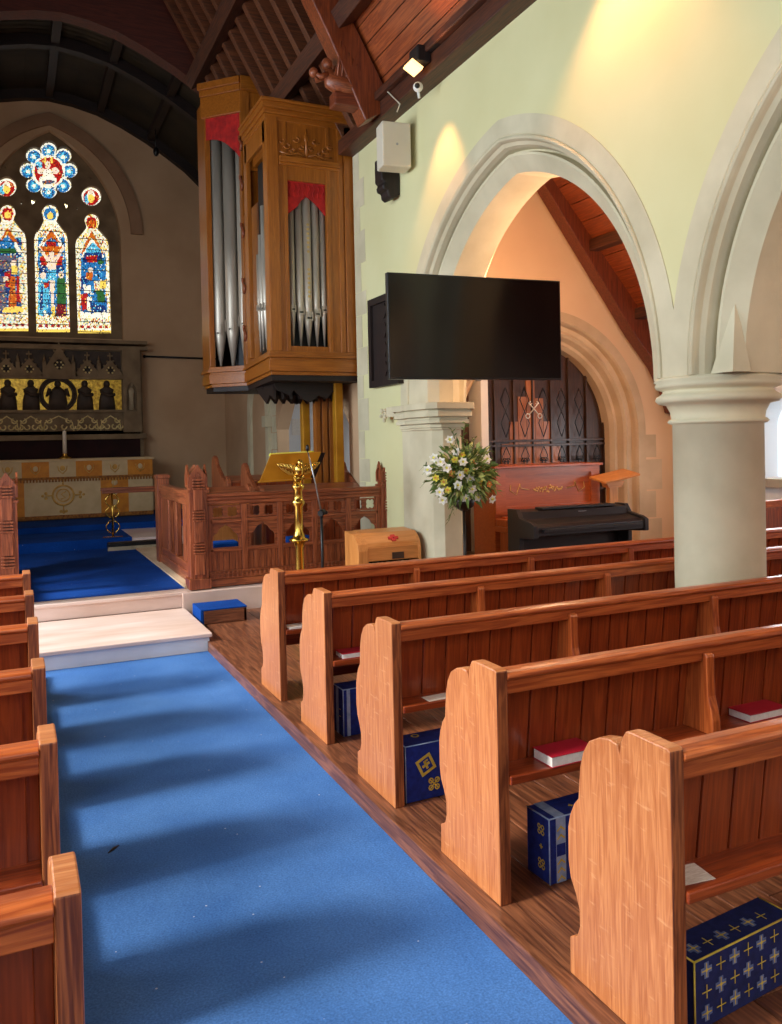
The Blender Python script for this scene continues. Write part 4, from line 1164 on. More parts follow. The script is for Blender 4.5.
mb.prism([(2.75, 2.40), (2.8, 2.3), (2.95, 2.24), (3.0, 2.30), (3.1, 2.2), (3.2, 2.16), (3.3, 2.24), (3.4, 2.20), (3.5, 2.3), (3.66, 2.40)], 9.7, 9.76, 1)
ob(mb, 'carved_underside', W['blkx'])
# front tower : pixel based sizes on the plane Y=YO
def F(x, y): q = P(x, y, 1, YO); return q.x, q.z
xl, xr = B0[0], 3.67
zt = 5.25
xo0, xo1 = F(289, 260)[0], F(327.5, 260)[0]
zo0, zo1 = 2.76, F(307, 182)[1]
mb = MB()
arch = [(xo0, zo0), (xo1, zo0), (xo1, zo1), (xo0, zo1)]
plate(mb, [(xl, 2.70), (xr, 2.70), (xr, zt), (xl, zt)], [arch], YO, YO + .05, 1)
ob(mb, 'case_front', W['orgz'], .003)
mb = MB()
for xa, xb, d in ((xl, xl + .13, .025), (xo0 - .05, xo0, .012), (xo1, xo1 + .05, .012), (xo1 + .14, xo1 + .2, .015), (xr - .16, xr, .03)):
    mb.box(xa, YO - d, 2.70, xb, YO, zt)
ob(mb, 'pilasters', W['orgz'], .006)
mb = MB(); zc = F(310, 163)[1]
mb.box(xl + .14, YO - .05, zc - .03, xo1 + .16, YO, zc + .03); mb.box(xl + .14, YO - .03, zc - .06, xo1 + .16, YO, zc - .03)
ob(mb, 'ledge', W['orgx'], .006)
# side walls of the tower
mb = MB()
mb.box(xl + .0, YO + .05, 5.0, xl + .04, 9.7, zt); mb.box(xl, 9.62, 2.7, xl + .05, 9.75, zt); mb.box(xl, YO + .05, 2.7, xl + .05, YO + .14, zt)
mb.box(3.55, YO, 2.7, 3.62, 10.5, zt); mb.box(xl + .25, 9.2, 2.7, 3.5, 9.25, zt)
ob(mb, 'case_side', W['orgz'], .004)
# cornice
mb = MB()
for d, za, zb in ((.02, zt - .03, zt + .03), (.05, zt + .03, zt + .08), (.09, zt + .08, zt + .14), (.12, zt + .14, zt + .17)):
    mb.prism([(xl - d * .6, YO - d), (xr, YO - d), (xr, 10.4), (xl + .3, 10.4), (xl + .3, 9.7), (xl - d * .6, 9.7)], za, zb, 2)
ob(mb, 'cornice', W['orgx'], .006)
# carved panel
mb = MB(); cx_ = (xo0 + xo1) / 2; cz_ = zc + .16
random.seed(11)
for sg in (1, -1):
    for k in range(5):
        r_ = .035 + .012 * (k % 2); ox = sg * (.05 + k * .055); oz = .05 * math.sin(k * 2.1) + (.04 if k == 1 else 0)
        mb.tube([(cx_ + ox + r_ * t_ * math.cos(6 * t_) * sg, YO - .012, cz_ + oz + r_ * t_ * math.sin(6 * t_)) for t_ in [.2 + j * .08 for j in range(11)]], .011, 6)
    mb.tube([(cx_ + sg * .02, YO - .012, cz_ - .1), (cx_ + sg * .1, YO - .015, cz_ - .07), (cx_ + sg * .2, YO - .012, cz_ - .1), (cx_ + sg * .3, YO - .012, cz_ - .08)], .014, 6)
mb.tube([(cx_, YO - .015, cz_ - .1), (cx_, YO - .02, cz_ + .2)], [.02, .008], 6); mb.ball((cx_, YO - .015, cz_ + .1), (.03, .015, .05))
ob(mb, 'carving', W['orgz'])
# dark interior board behind pipes
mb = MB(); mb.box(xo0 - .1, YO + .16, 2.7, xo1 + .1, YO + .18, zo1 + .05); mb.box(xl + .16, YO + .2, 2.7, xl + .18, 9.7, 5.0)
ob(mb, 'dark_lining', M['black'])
# red pipe shade cloth over the pipe heads
def shade(pts2, axis_y):
    mb = MB(); mb.prism(pts2, axis_y, axis_y + .02, 1); return mb
tops = [(F(x_, y_)) for x_, y_ in ((289, 213), (298, 206), (302, 200), (307, 196), (313, 200), (320, 207), (327, 216))]
mb = shade([(xo0, zo1)] + tops + [(xo1, zo1)], YO + .03); 
for k in range(8):
    xx = xo0 + .03 + k * (xo1 - xo0 - .06) / 7
    mb.tube([(xx, YO + .028, zo1 - .02), (xx + .015, YO + .024, zo1 - .07), (xx - .01, YO + .024, zo1 - .12), (xx + .006, YO + .028, zo1 - .17)], .007, 5)
ob(mb, 'red_pipe_shade', M['red'])
def pipe(x, y, z0, z1, r, foot_h, name='pipe', dirv=(0, -1), gilt=False):
    mb = MB()
    zf = z0 + foot_h
    mb.lathe([(r * .18, z0), (r * .95, zf - .01), (r * .95, zf), (r, zf + .01), (r, z1)], x, y, 18)
    pb = ob(mb, name, [M['tin'], M['black'], M['tina']]); mb = MB()
    # mouth: flattened lip with ears
    dx, dy = dirv
    tx, ty = -dy, dx
    for s_ in (1, -1):
        cx2, cy2 = x + dx * r * .95 + tx * r * .7 * s_, y + dy * r * .95 + ty * r * .7 * s_
        mb.box(cx2 - .006, cy2 - .006, zf - .02, cx2 + .006, cy2 + .006, zf + r * 1.6)
    mb.m = 1
    cx2, cy2 = x + dx * r * 1.0, y + dy * r * 1.0
    mb.box(cx2 - (r * .6 if abs(dx) < .5 else .003), cy2 - (.003 if abs(dx) < .5 else r * .6), zf, cx2 + (r * .6 if abs(dx) < .5 else .003), cy2 + (.003 if abs(dx) < .5 else r * .6), zf + .018)
    if gilt:
        mb.m = 2
        for q in range(7):
            for base in (zf + .75, zf + .25): mb.ball((x + dx * r, y + dy * r, base + q * .05), (r * .35, .004, .016), 8, 5)
    mo = mb.build('mouth', [M['tin'], M['black'], M['tina']], pb)
    return pb
for (xc, ytop, ymouth, wpx) in ((292, 212, 309, 6.0), (299.5, 206, 312, 7.2), (307.3, 198, 318, 8.6), (316, 205, 314, 7.2), (323.5, 213, 310, 6.2)):
    x_, zt_ = F(xc, ytop); zm = F(xc, ymouth)[1]; r_ = wpx / 2 / FPX * 9.5
    pipe(x_ + .012, YO + .09, 2.765, zt_ + .08, r_, zm - 2.765, gilt=(wpx > 8))
# left side pipes along the tower flank
for k, (yy, zt_, r_) in enumerate(((8.98, 4.75, .038), (9.10, 4.5, .04), (9.24, 4.2, .042), (9.38, 3.9, .038), (9.50, 3.7, .03))):
    pipe(xl + .09, yy, 2.765, zt_ + .2, r_, .42 + .02 * k, dirv=(-1, 0))
# rear case and the angled tower with the large pipes
zr = 6.2
mb = MB(); mb.box(C0[0] - .02, 10.44, 2.7, C0[0] + .10, 10.56, zr); mb.box(C0[0] + .1, 10.46, 5.2, 3.7, 10.52, zr); mb.box(C0[0] + .1, 10.5, 2.7, 3.6, 10.54, 5.3)
mb.box(D0_[0] - .02, 10.86, 2.7, D0_[0] + .05, 11.3, zr)
mb.box(C0[0] - .01, 9.75, 2.7, C0[0] + .02, 10.45, 4.6)
ob(mb, 'rear_case', W['orgz'], .006)
def ang(t, off=0):  # along the angled facet from C0 to D0
    u = Vector((D0_[0] - C0[0], D0_[1] - C0[1])); nn = Vector((-.71, -.71))
    return C0[0] + u.x * t + nn.x * off, C0[1] + u.y * t + nn.y * off
mb = MB()
for t0, t1, z0_, z1_, o0, o1 in ((-.05, 1.08, 5.93, zr, 0, .05), (-.06, 1.08, zr, zr + .08, -.05, .07), (-.08, 1.1, zr + .08, zr + .17, -.05, .10)):
    q = [ang(t0, o1), ang(t1, o1), ang(t1, o0 - .3), ang(t0, o0 - .3)]
    mb.prism(q, z0_, z1_, 2)
mb.box(C0[0] - .02, 10.38, zr, 3.7, 10.6, zr + .17)
ob(mb, 'rear_cornice', W['orgx'], .006)
mb = MB()
q0, q1 = ang(0, .01), ang(1, .01)
N = 14
for i in range(N):
    a_, b_ = i / N, (i + 1) / N
    zl = lambda t: 5.35 + .30 * t + .1 * math.sin(t * PI)
    pa_, pb_ = ang(a_, .012 + .012 * (i % 2)), ang(b_, .012 + .012 * ((i + 1) % 2))
    mb.quad((pa_[0], pa_[1], zl(a_)), (pb_[0], pb_[1], zl(b_)), (pb_[0], pb_[1], 5.96), (pa_[0], pa_[1], 5.96))
ob(mb, 'red_pipe_shade', M['red'])
for t_, r_, fh in ((.16, .07, .52), (.50, .085, .46), (.86, .08, .42)):
    x_, y_ = ang(t_, -.12); pipe(x_, y_, 2.72, 5.8, r_, fh, dirv=(-.71, -.71))
for t_, r_, fh in ((.32, .035, .4), (.7, .035, .44)):
    x_, y_ = ang(t_, -.26); pipe(x_, y_, 2.72, 5.3, r_, fh, dirv=(-.71, -.71))
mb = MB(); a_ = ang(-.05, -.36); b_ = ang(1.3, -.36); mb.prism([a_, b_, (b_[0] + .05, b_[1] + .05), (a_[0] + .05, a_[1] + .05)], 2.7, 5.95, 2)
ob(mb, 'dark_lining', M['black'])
for zz in (3.0, 3.6, 4.3, 4.9, 5.4):
    mb = MB(); mb.tube([(C0[0] - .05, 10.35 - .05 * math.sin(a), zz + .22 * (a / 6)) for a in [k * .6 for k in range(10)]], .02, 6)
    ob(mb, 'side_carving', W['oakz'])
# posts under the organ
for xp, yp in ((P(305, 420, 1, 9.9).x, 9.9), (P(338, 420, 1, 9.2).x, 9.2)):
    mb = MB(); mb.box(xp - .05, yp - .05, .3, xp + .05, yp + .05, 2.4); ob(mb, 'post', M['goldp'], .008)
mb = MB(); mb.box(3.38, 9.6, .3, 3.66, 9.66, 2.4)
for k in range(3): mb.box(3.38 + k * .09, 9.56, .3, 3.44 + k * .09, 9.6, 2.4)
ob(mb, 'rear_panelling', W['orgz'], .003)
# white notice on the chamber wall
q = P(301, 427, 1, 13.48)
tag(MB().box(q.x - .16, 13.485, q.z - .14, q.x + .16, 13.499, q.z + .14).build('notice', M['page']), 'white rectangular notice on the wall seen beneath the organ', 'notice')
# tie rod on the east wall
mb = MB(); mb.tube([(2.25, 15.55, 3.32), (3.65, 15.55, 3.30)], .018, 8); mb.ball((2.25, 15.55, 3.32), .03)
tag(mb.build('curtain_rod', M['blkm']), 'dark iron rod along the chancel wall right of the altar screen', 'rod')

# ------------------------------------------------------------------ altar, reredos, rails
def AE(x, y, Y=14.5): q = P(x, y, 1, Y); return q.x, q.z
al = root('altar', (CX, 14.5, .52)); tag(al, 'altar dressed in a cream and gold embroidered frontal below the window', 'altar')
AX = 1.42; AHt = .99
mb = MB(); mb.box(-AX + .02, .02, 0, AX - .02, .7, AHt - .04); mb.build('body', W['blkx'], al)
mb = MB(); mb.box(-AX - .03, -.03, AHt - .04, AX + .03, .72, AHt); mb.build('cloth_top', M['cloth'], al, bevel=.008)
mb = MB()
segs = [(-AX, -1.05, 1), (-1.05, -.66, 0), (-.66, -.62, 1), (-.62, .60, 0), (.60, 1.03, 1), (1.03, AX, 0)]
segs = [(-AX, -1.02, 0), (-1.02, -.58, 1), (-.58, .58, 0), (.58, 1.02, 1), (1.02, AX, 0)]
for a, b_, k in segs:
    mb.m = k; mb.box(a, -.008, .02, b_, .018, AHt - .28)
mb.m = 2; mb.box(-AX, -.012, .02, AX, -.008, .08)
mb.m = 3
def ringxz(cx_, cz_, r_, t=.012):
    mb.tube([(cx_ + r_ * math.cos(a), -.012, cz_ + r_ * math.sin(a)) for a in [k * PI / 12 for k in range(25)]], t, 6)
ringxz(0, .40, .16, .016); ringxz(0, .40, .10, .01)
mb.tube([(-.04, -.014, .34), (.03, -.014, .36), (-.03, -.014, .42), (.04, -.014, .46)], .01, 5)
for a in range(4):
    c, s_ = math.cos(a * PI / 2), math.sin(a * PI / 2)
    mb.tube([(c * .16, -.012, .40 + s_ * .16), (c * .27, -.012, .40 + s_ * .27)], .012, 5)
    mb.ball((c * .26 + s_ * .04, -.012, .40 + s_ * .26 + c * .04), (.025, .008, .025)); mb.ball((c * .26 - s_ * .04, -.012, .40 + s_ * .26 - c * .04), (.025, .008, .025)); mb.ball((c * .31, -.012, .40 + s_ * .31 * .9), (.022, .008, .022))
mb.m = 0
for cx_ in (-.8, .8):
    for zz in (.25, .42, .58): mb.ball((cx_, -.012, zz), (.05, .008, .05)); 
    mb.m = 3
    mb.tube([(cx_, -.012, .12), (cx_ + .05, -.012, .3), (cx_ - .04, -.012, .45), (cx_, -.012, .66)], .01, 5)
    for k in range(5): mb.tube([(cx_, -.012, .60), (cx_ + .09 * math.cos(.5 + k * .55), -.012, .60 + .09 * math.sin(.5 + k * .55))], .008, 5)
    mb.m = 0
mb.build('frontal', [M['cloth'], M['clothg'], M['fringe'], M['emb']], al)
mb = MB(); n_ = 6
wd = 2 * AX / 7
for k in range(7):
    mb.m = (k + 1) % 2; mb.box(-AX + k * wd, -.02, AHt - .29, -AX + (k + 1) * wd, -.002, AHt - .04)
mb.m = 2; mb.box(-AX, -.024, AHt - .33, AX, -.002, AHt - .29)
for k in range(60): mb.box(-AX + .02 + k * .0475, -.024, AHt - .37, -AX + .045 + k * .0475, -.004, AHt - .33)
mb.m = 3
for k in range(7):
    cx_ = -AX + (k + .5) * wd
    if k % 2 == 1: ringxz(cx_, AHt - .17, .07, .008)
    mb.m = 3 if k % 2 else 0
    mb.ball((cx_, -.022, AHt - .15), (.04, .008, .045)); mb.m = 3
    for q in (-1, 1): mb.tube([(cx_, -.022, AHt - .24), (cx_ + q * .06, -.022, AHt - .18), (cx_ + q * .07, -.022, AHt - .11)], .008, 5)
mb.build('superfrontal', [M['cloth'], M['clothg'], M['fringe'], M['emb']], al)
for k in range(1):
    pass
# candlestick with candle
q = P(65, 457, 1, 14.85)
cst = root('candlestick', (q.x, 14.85, 1.51)); tag(cst, 'white candle in a low brass candlestick on the altar', 'candle')
mb = MB(); mb.lathe([(.11, 0), (.10, .02), (.06, .035), (.035, .06), (.045, .08), (.035, .09)], 0, 0, 20); mb.build('stand', M['brass'], cst)
mb = MB(); mb.lathe([(.032, .09), (.031, .46), (.02, .465), (.004, .47), (.003, .485)], 0, 0, 16); mb.build('candle', M['wax'], cst)
# dark curtain behind the altar
struct(MB().box(-1.0, 15.35, .52, 2.12, 15.42, 1.98).build('dado_curtain', M['velvet']))
tagged = bpy.data.objects['dado_curtain']; del tagged['kind']; tag(tagged, 'very dark red hanging between the altar and the carved stone panels', 'curtain')
# reredos
rd = root('reredos', (CX, 15.35, 0)); tag(rd, 'carved stone reredos with gold mosaic panels and small gables below the window', 'reredos')
def R_(x, y): q = P(x, y, 1, 15.3); return q.x - CX, q.z
zr0, zr1 = R_(60, 436)[1], R_(60, 346)[1]
zg0, zg1 = R_(60, 411)[1], R_(60, 379)[1]
xR = R_(122, 400)[0]; xRR = R_(143, 400)[0]
mb = MB(); mb.box(-xRR, 0, zr0, xRR, .2, zr1 - .05); mb.box(-xRR - .05, -.1, zr0 - .07, xRR + .05, .2, zr0 + .02); mb.box(xRR - .06, -.02, .52, xRR, .2, zr0); mb.box(-xRR, -.02, .52, -xRR + .06, .2, zr0)
mb.build('body', M['stoned'], rd, bevel=.006)
mb = MB()
for zz, t_ in ((zg0 - .03, .05), (zg1, .05), (zr1 - .06, .06)): mb.box(-xR - .03, -.08, zz, xR + .03, 0, zz + t_)
mb.box(-xRR - .04, -.07, zr1 - .04, xRR + .1, .05, zr1 + .02)
mb.build('string_courses', M['stoned'], rd, bevel=.005)
mb = MB(); mb.box(-xR, -.012, zg0 + .02, xR, 0, zg1); mb.build('gold_mosaic', M['gold'], rd)
# figures in front of gold
fx = [R_(x_, 395)[0] for x_ in (8, 29, 59, 84, 105)]
fx = [-1.0 * 1.42 * .98, -.66, 0, .5, .93]
for x_ in [R_(v, 395)[0] for v in (-12, 8, 31, 85, 107)]:
    mb = MB(); zf = zg0 + .02; hh = zg1 - zg0 - .06
    mb.lathe([(.14, zf), (.13, zf + hh * .35), (.10, zf + hh * .6), (.12, zf + hh * .72), (.06, zf + hh * .8), (.045, zf + hh * .84)], x_, -.02, 12, sy=.4)
    mb.ball((x_, -.03, zf + hh * .92), (.055, .05, .065)); mb.tube([(x_ - .1, -.05, zf + hh * .66), (x_ + .02, -.09, zf + hh * .5), (x_ + .13, -.05, zf + hh * .55)], .03, 8)
    mb.build('figure', M['dkfig'], rd)
mb = MB(); xc, zc_ = 0, (zg0 + zg1) / 2 + .01
for r_ in (.29, .25): mb.tube([(xc + r_ * math.cos(a), -.04, zc_ + r_ * math.sin(a)) for a in [k * PI / 14 for k in range(29)]], .022, 6)
mb.lathe([(.17, zg0 + .02), (.14, zc_ - .05), (.12, zc_ + .06), (.05, zc_ + .13)], xc, -.02, 12, sy=.4); mb.ball((xc, -.04, zc_ + .18), (.055, .05, .06))
for sg in (1, -1): mb.tube([(xc + sg * .1, -.04, zc_ + .05), (xc + sg * .17, -.08, zc_ - .02), (xc + sg * .13, -.08, zc_ + .1)], .03, 8)
mb.build('seated_figure', M['dkfig'], rd)
# pierced roundels row
random.seed(2)
mb = MB()
zq = (zr0 + zg0) / 2
for x_ in [R_(v, 425)[0] for v in (-14, 7, 31, 59, 88, 111)]:
    rr_ = .24 if abs(x_) < .1 else .17
    for sg in (1, -1):
        for k in range(3):
            cx2 = x_ + sg * rr_ * (.3 + .3 * k); cz2 = zq + (.06 if k % 2 else -.05)
            mb.tube([(cx2 + .06 * t_ * math.cos(6.5 * t_) * sg, -.012, cz2 + .07 * t_ * math.sin(6.5 * t_)) for t_ in [.25 + j * .08 for j in range(10)]], .014, 5)
    mb.tube([(x_ - rr_, -.012, zq - .13), (x_ - rr_ * .9, -.012, zq + .02), (x_, -.012, zq + .13), (x_ + rr_ * .9, -.012, zq + .02), (x_ + rr_, -.012, zq - .13)], .012, 5)
mb.build('leaf_tracery', mottled('worn_gilt_tracery', (196, 174, 112), (236, 216, 156), 20, .5, metal=.2), rd)
# gables and pinnacles on top
mb = MB(); mb.box(-xR, -.01, zg1 + .05, xR, 0, zr1 - .07); mb.build('recess_shade_panel', M['dkfig'], rd)  # dark panel standing in for the shade between the gables
gx = [R_(v, 360)[0] for v in (-14, 6, 29, 59, 87, 110)]
for x_ in gx:
    big = abs(x_) < .1
    w_, h_ = (.30, .52) if big else (.21, .30)
    zb_ = zg1 + .05
    mb = MB(); outer = [(x_ - w_, zb_), (x_ + w_, zb_), (x_ + w_ * .9, zb_ + .06), (x_, zb_ + h_), (x_ - w_ * .9, zb_ + .06)]
    plate(mb, outer, [quatre(x_, zb_ + h_ * .38, w_ * .3)], -.09, -.04, 1)
    for t_ in (.25, .5, .75):
        for sg in (1, -1): mb.ball((x_ + sg * w_ * .95 * (1 - t_), -.07, zb_ + .04 + h_ * t_), .022, 6, 5)
    mb.tube([(x_, -.065, zb_ + h_ - .02), (x_, -.065, zb_ + h_ + .12)], .014, 6); mb.box(x_ - .045, -.075, zb_ + h_ + .05, x_ + .045, -.055, zb_ + h_ + .08)
    mb.build('gable', M['stoned'], rd)
    mb = MB()
    for k in range(6):
        a = k * PI / 3; mb.ball((x_ + .06 * math.cos(a), -.095, zb_ + h_ * .36 + .05 * math.sin(a)), (.018, .006, .018), 6, 4)
    mb.build('gilt_leaves', bpy.data.materials['worn_gilt_tracery'], rd)
for i in range(len(gx) - 1):
    x_ = (gx[i] + gx[i + 1]) / 2
    mb = MB(); mb.box(x_ - .03, -.1, zg1, x_ + .03, -.02, zg1 + .28); mb.lathe([(.035, zg1 + .28), (.002, zg1 + .42)], x_, -.06, 6); mb.build('pinnacle', M['stoned'], rd)
# side niche with a pale statue
nxx = R_(131.5, 392)[0]; zA, zB = R_(131, 411)[1], R_(131, 384)[1]
mb = MB(); plate(mb, [(nxx - .15, zr0 + .05), (nxx + .16, zr0 + .05), (nxx + .16, zr1 + .0), (nxx - .15, zr1 + .0)], [pointed(nxx, zA, zB - .14, .085, .16, 6)], -.06, 0, 1); mb.build('niche', M['stoned'], rd)
mb = MB(); mb.lathe([(.045, zA + .02), (.04, zA + .25), (.05, zA + .36), (.02, zA + .42)], nxx, -.03, 10, sy=.6); mb.ball((nxx, -.03, zA + .46), .035); mb.build('statue', M['palefig'], rd)
struct(MB().box(CX - 1.45, 15.25, 3.5, CX + 1.5, 15.62, 3.56).build('window_1_sill', M['stoned']))

# altar rails with scrolled standards
for side, (xa, xb, xs_, lbl) in enumerate(((1.12, 2.1, 1.27, 'short wooden altar rail with scrolled iron standard on the right of the carpet'), (-.9, -.02, -.12, 'short wooden altar rail behind the left newel post'))):
    r = root('altar_rail', (xa, 12.15, .42)); tag(r, lbl, 'rail', 'altar rails'); Lr = xb - xa
    mb = MB(); mb.box(0, -.05, .66, Lr, .05, .70); mb.box(.02, -.035, .62, Lr - .02, .035, .66); mb.build('handrail', W['oakx'], r, bevel=.006)
    for c_ in ((xs_ - xa),):
        mb = MB(); mb.tube([(c_, 0, 0), (c_, 0, .62)], .014, 8)
        for sg in (1, -1):
            for zc in (.15, .36, .52):
                mb.tube([(c_ + sg * (.02 + .07 * math.sin(t_ * 3.1)), 0, zc - .09 + .18 * t_) for t_ in [k / 8 for k in range(9)]], .008, 6)
        mb.box(c_ - .13, -.04, 0, c_ + .13, .04, .015)
        mb.build('standard', M['brass'], r)
# long low kneeler before the rail
kn = root('kneeler', (1.15, 11.6, .302)); tag(kn, 'long dark low kneeler lying below the altar rail', 'kneeler')
mb = MB(); mb.box(0, 0, 0, .95, .2, .10); mb.build('pad', M['blkm'], kn, bevel=.02)
mb = MB(); mb.box(-.01, -.01, 0, .96, .0, .05); mb.build('edging', M['palefig'], kn)

# ------------------------------------------------------------------ brass eagle lectern
lc_ = root('eagle_lectern', (2.46, 7.5, .08)); tag(lc_, 'polished brass eagle lectern in front of the chancel screen', 'lectern')
mb = MB(); mb.lathe([(.22, 0), (.22, .03), (.16, .06), (.10, .10), (.06, .14), (.05, .2), (.042, .24), (.04, .62), (.055, .64), (.06, .665), (.09, .68), (.095, .695), (.06, .71), (.052, .74), (.04, .77), (.04, 1.0), (.062, 1.03), (.066, 1.05), (.046, 1.07), (.042, 1.10), (.042, 1.16), (.058, 1.18), (.062, 1.2), (.044, 1.21), (.044, 1.24)], 0, 0, 24)
mb.build('pedestal', M['brass'], lc_)
mb = MB(); mb.ball((0, 0, 1.27), .05, 14, 9); mb.build('orb', M['brass'], lc_)
mb = MB(); mb.ball((0, -.02, 1.35), (.05, .07, .075), 12, 8); mb.ball((0, -.08, 1.42), (.03, .04, .034)); mb.tube([(0, -.11, 1.425), (0, -.145, 1.415), (0, -.15, 1.395)], [.016, .01, .003], 8)
for sg in (1, -1):
    mb.prism([(sg * .03, 1.30), (sg * .10, 1.31), (sg * .17, 1.36), (sg * .22, 1.42), (sg * .16, 1.42), (sg * .08, 1.40), (sg * .03, 1.40)], -.03, .0, 1)
    for k in range(5): mb.tube([(sg * (.04 + .03 * k), -.035, 1.31 + .018 * k), (sg * (.08 + .032 * k), -.035, 1.41)], .008, 6)
    mb.tube([(sg * .03, -.03, 1.32), (sg * .04, -.06, 1.27)], .012, 6)
mb.build('eagle', M['brass'], lc_)
mtx = Matrix(((1, 0, .38, -.10), (-.15, 1, -.25, .10), (.03, 0, 1, 1.26), (0, 0, 0, 1)))
mb = MB(); mb.box(-.23, 0, 0, .25, .015, .25, mtx); mb.box(-.24, -.02, -.015, .26, .03, .0, mtx); mb.build('book_desk', M['goldp'], lc_, bevel=.003)
mb = MB(); mb.box(.19, .017, .0, .30, .05, .24, mtx); mb.build('bible', M['black'], lc_)
mb = MB(); mb.box(-.23, .017, .235, .18, .05, .262, mtx); mb.build('ribbon_edge', M['petaly'], lc_)
# microphone stand
ms = root('microphone_stand', (2.60, 7.25, .08)); tag(ms, 'slim black microphone stand right beside the brass lectern', 'microphone stand')
mb = MB(); mb.tube([(0, 0, .0), (0, 0, .98)], .014, 8); mb.build('pole', M['blkm'], ms)
mb = MB(); mb.tube([(0, 0, .95), (-.05, .02, 1.25), (-.10, .05, 1.52)], .007, 6); mb.build('boom', M['steel'], ms)
mb = MB(); mb.tube([(-.02, -.02, .95), (.03, .02, .96)], .03, 8); mb.ball((.045, 0, .955), .02); mb.build('clutch', M['blkm'], ms)
mb = MB(); mb.ball((-.105, .05, 1.555), (.018, .018, .035)); mb.build('microphone', M['black'], ms)
for k in range(3):
    a = k * 2.09; mb = MB(); mb.tube([(0, 0, .14), (.26 * math.cos(a), .26 * math.sin(a), .008)], .008, 6); mb.build('leg', M['blkm'], ms)

# ------------------------------------------------------------------ wooden offertory box with red emblem
wx = root('book_cabinet', (2.86, 7.0, .08)); tag(wx, 'curved top oak box with a red emblem beside the stone pier', 'cabinet')
bw_ = .64
pro = [(0, 0), (0, .60), (.02, .66), (.07, .715), (.12, .745), (.34, .76), (.34, 0)]
mb = MB(); mb.prism(pro, 0, .10, 0); mb.build('side', W['litez'], wx, bevel=.004)
mb = MB(); mb.prism(pro, bw_ - .03, bw_, 0); mb.build('side', W['litez'], wx, bevel=.004)
mb = MB(); mb.prism([(0.005, .62), (.025, .665), (.075, .72), (.125, .75), (.34, .765), (.34, .74), (.13, .725), (.085, .695), (.04, .65), (.025, .62)], .08, bw_ - .02, 0)
mb.box(.1, .01, .50, bw_ - .02, .03, .64); hood_ = mb.build('hood', W['litex'], wx, bevel=.003)
mb = MB(); mb.box(.1, .2, 0, bw_ - .03, .32, .62); mb.box(.1, .02, 0, bw_ - .03, .2, .42); mb.build('interior', M['black'], wx)
mb = MB(); mb.box(.34, .0, .51, .46, .012, .57); mb.build('plaque', M['plaque'], hood_)
mb = MB()
mtx = Matrix.Translation((.37, .045, .70)) @ Matrix.Rotation(-.75, 4, 'X')
for dx_, dz_ in ((0, .022), (0, -.022), (.022, 0), (-.022, 0)): mb.box(dx_ * 1.3 - .022, -.006, dz_ - .014, dx_ * 1.3 + .022, .004, dz_ + .014, mtx)
mb.build('red_emblem', M['emred'], hood_)
random.seed(4)
for k in range(6):
    mb = MB(); mb.box(.14 + k * .07, .05, .42, .175 + k * .07, .18, .46 + random.uniform(0, .03)); mb.build('booklet', random.choice([M['leather'], M['black'], M['palefig']]), wx)

# ------------------------------------------------------------------ flower arrangement on a stand
fl = root('flower_stand', (3.60, 6.35, .08)); tag(fl, 'dark metal pedestal holding the flowers before the pier', 'stand')
mb = MB(); mb.tube([(0, 0, .02), (0, 0, 1.0)], .014, 8); mb.build('pole', M['bark'], fl)
mb = MB(); mb.lathe([(.13, 0), (.13, .012), (.03, .03), (.02, .05)], 0, 0, 20); mb.build('base', M['bark'], fl)
mb = MB(); mb.lathe([(.03, .98), (.09, 1.02), (.1, 1.08), (.095, 1.085)], 0, 0, 16); mb.build('bowl', M['bark'], fl)
random.seed(21)
fa = root('flower_arrangement', (3.60, 6.35, 1.17)); tag(fa, 'loose arrangement of white and yellow flowers with trailing greenery', 'flowers')
mb = MB(); cfl = Vector((0, 0, .2))
def leafq(mb, p, d, l_, w_):
    d = d.normalized(); sdv = d.cross(Vector((random.uniform(-1, 1), random.uniform(-1, 1), random.uniform(-.3, 1)))).normalized()
    a = p; b_ = p + d * l_ * .45 + sdv * w_; c_ = p + d * l_ + Vector((0, 0, -.12 * l_)); e = p + d * l_ * .45 - sdv * w_
    up = sdv.cross(d) * w_ * .4
    m1_ = p + d * l_ * .5 - up
    va, vb, vc, ve, vm = [mb.bm.verts.new(q) for q in (a, b_, c_, e, m1_)]
    mb._f([va, vb, vm]); mb._f([vb, vc, vm]); mb._f([vc, ve, vm]); mb._f([ve, va, vm])
for i in range(900):
    d = Vector((random.gauss(0, 1), random.gauss(0, 1), random.gauss(0, .9))); d.normalize()
    rad = random.uniform(.05, .27) * (1.0 if d.z > -.3 else .85)
    p_ = cfl + Vector((d.x * rad, d.y * rad, d.z * rad * 1.0))
    mb.m = 0 if random.random() < .7 else 1
    leafq(mb, p_, d + Vector((0, 0, random.uniform(-.5, .3))), random.uniform(.05, .12), random.uniform(.010, .024))
for i in range(46):
    d = Vector((random.gauss(0, 1), random.gauss(0, 1), random.uniform(-.9, 1.5))); d.normalize()
    l_ = random.uniform(.24, .36); p0_ = cfl; p1_ = cfl + d * l_; p2_ = p1_ + Vector((d.x * .05, d.y * .05, -.05))
    mb.m = 0; mb.tube([p0_, p1_, p2_], [.003, .0025, .001], 4)
    for k in range(9): leafq(mb, p0_ + (p1_ - p0_) * (.4 + .07 * k), d + Vector((random.uniform(-1, 1), random.uniform(-1, 1), random.uniform(-1, .6))), .06, .009)
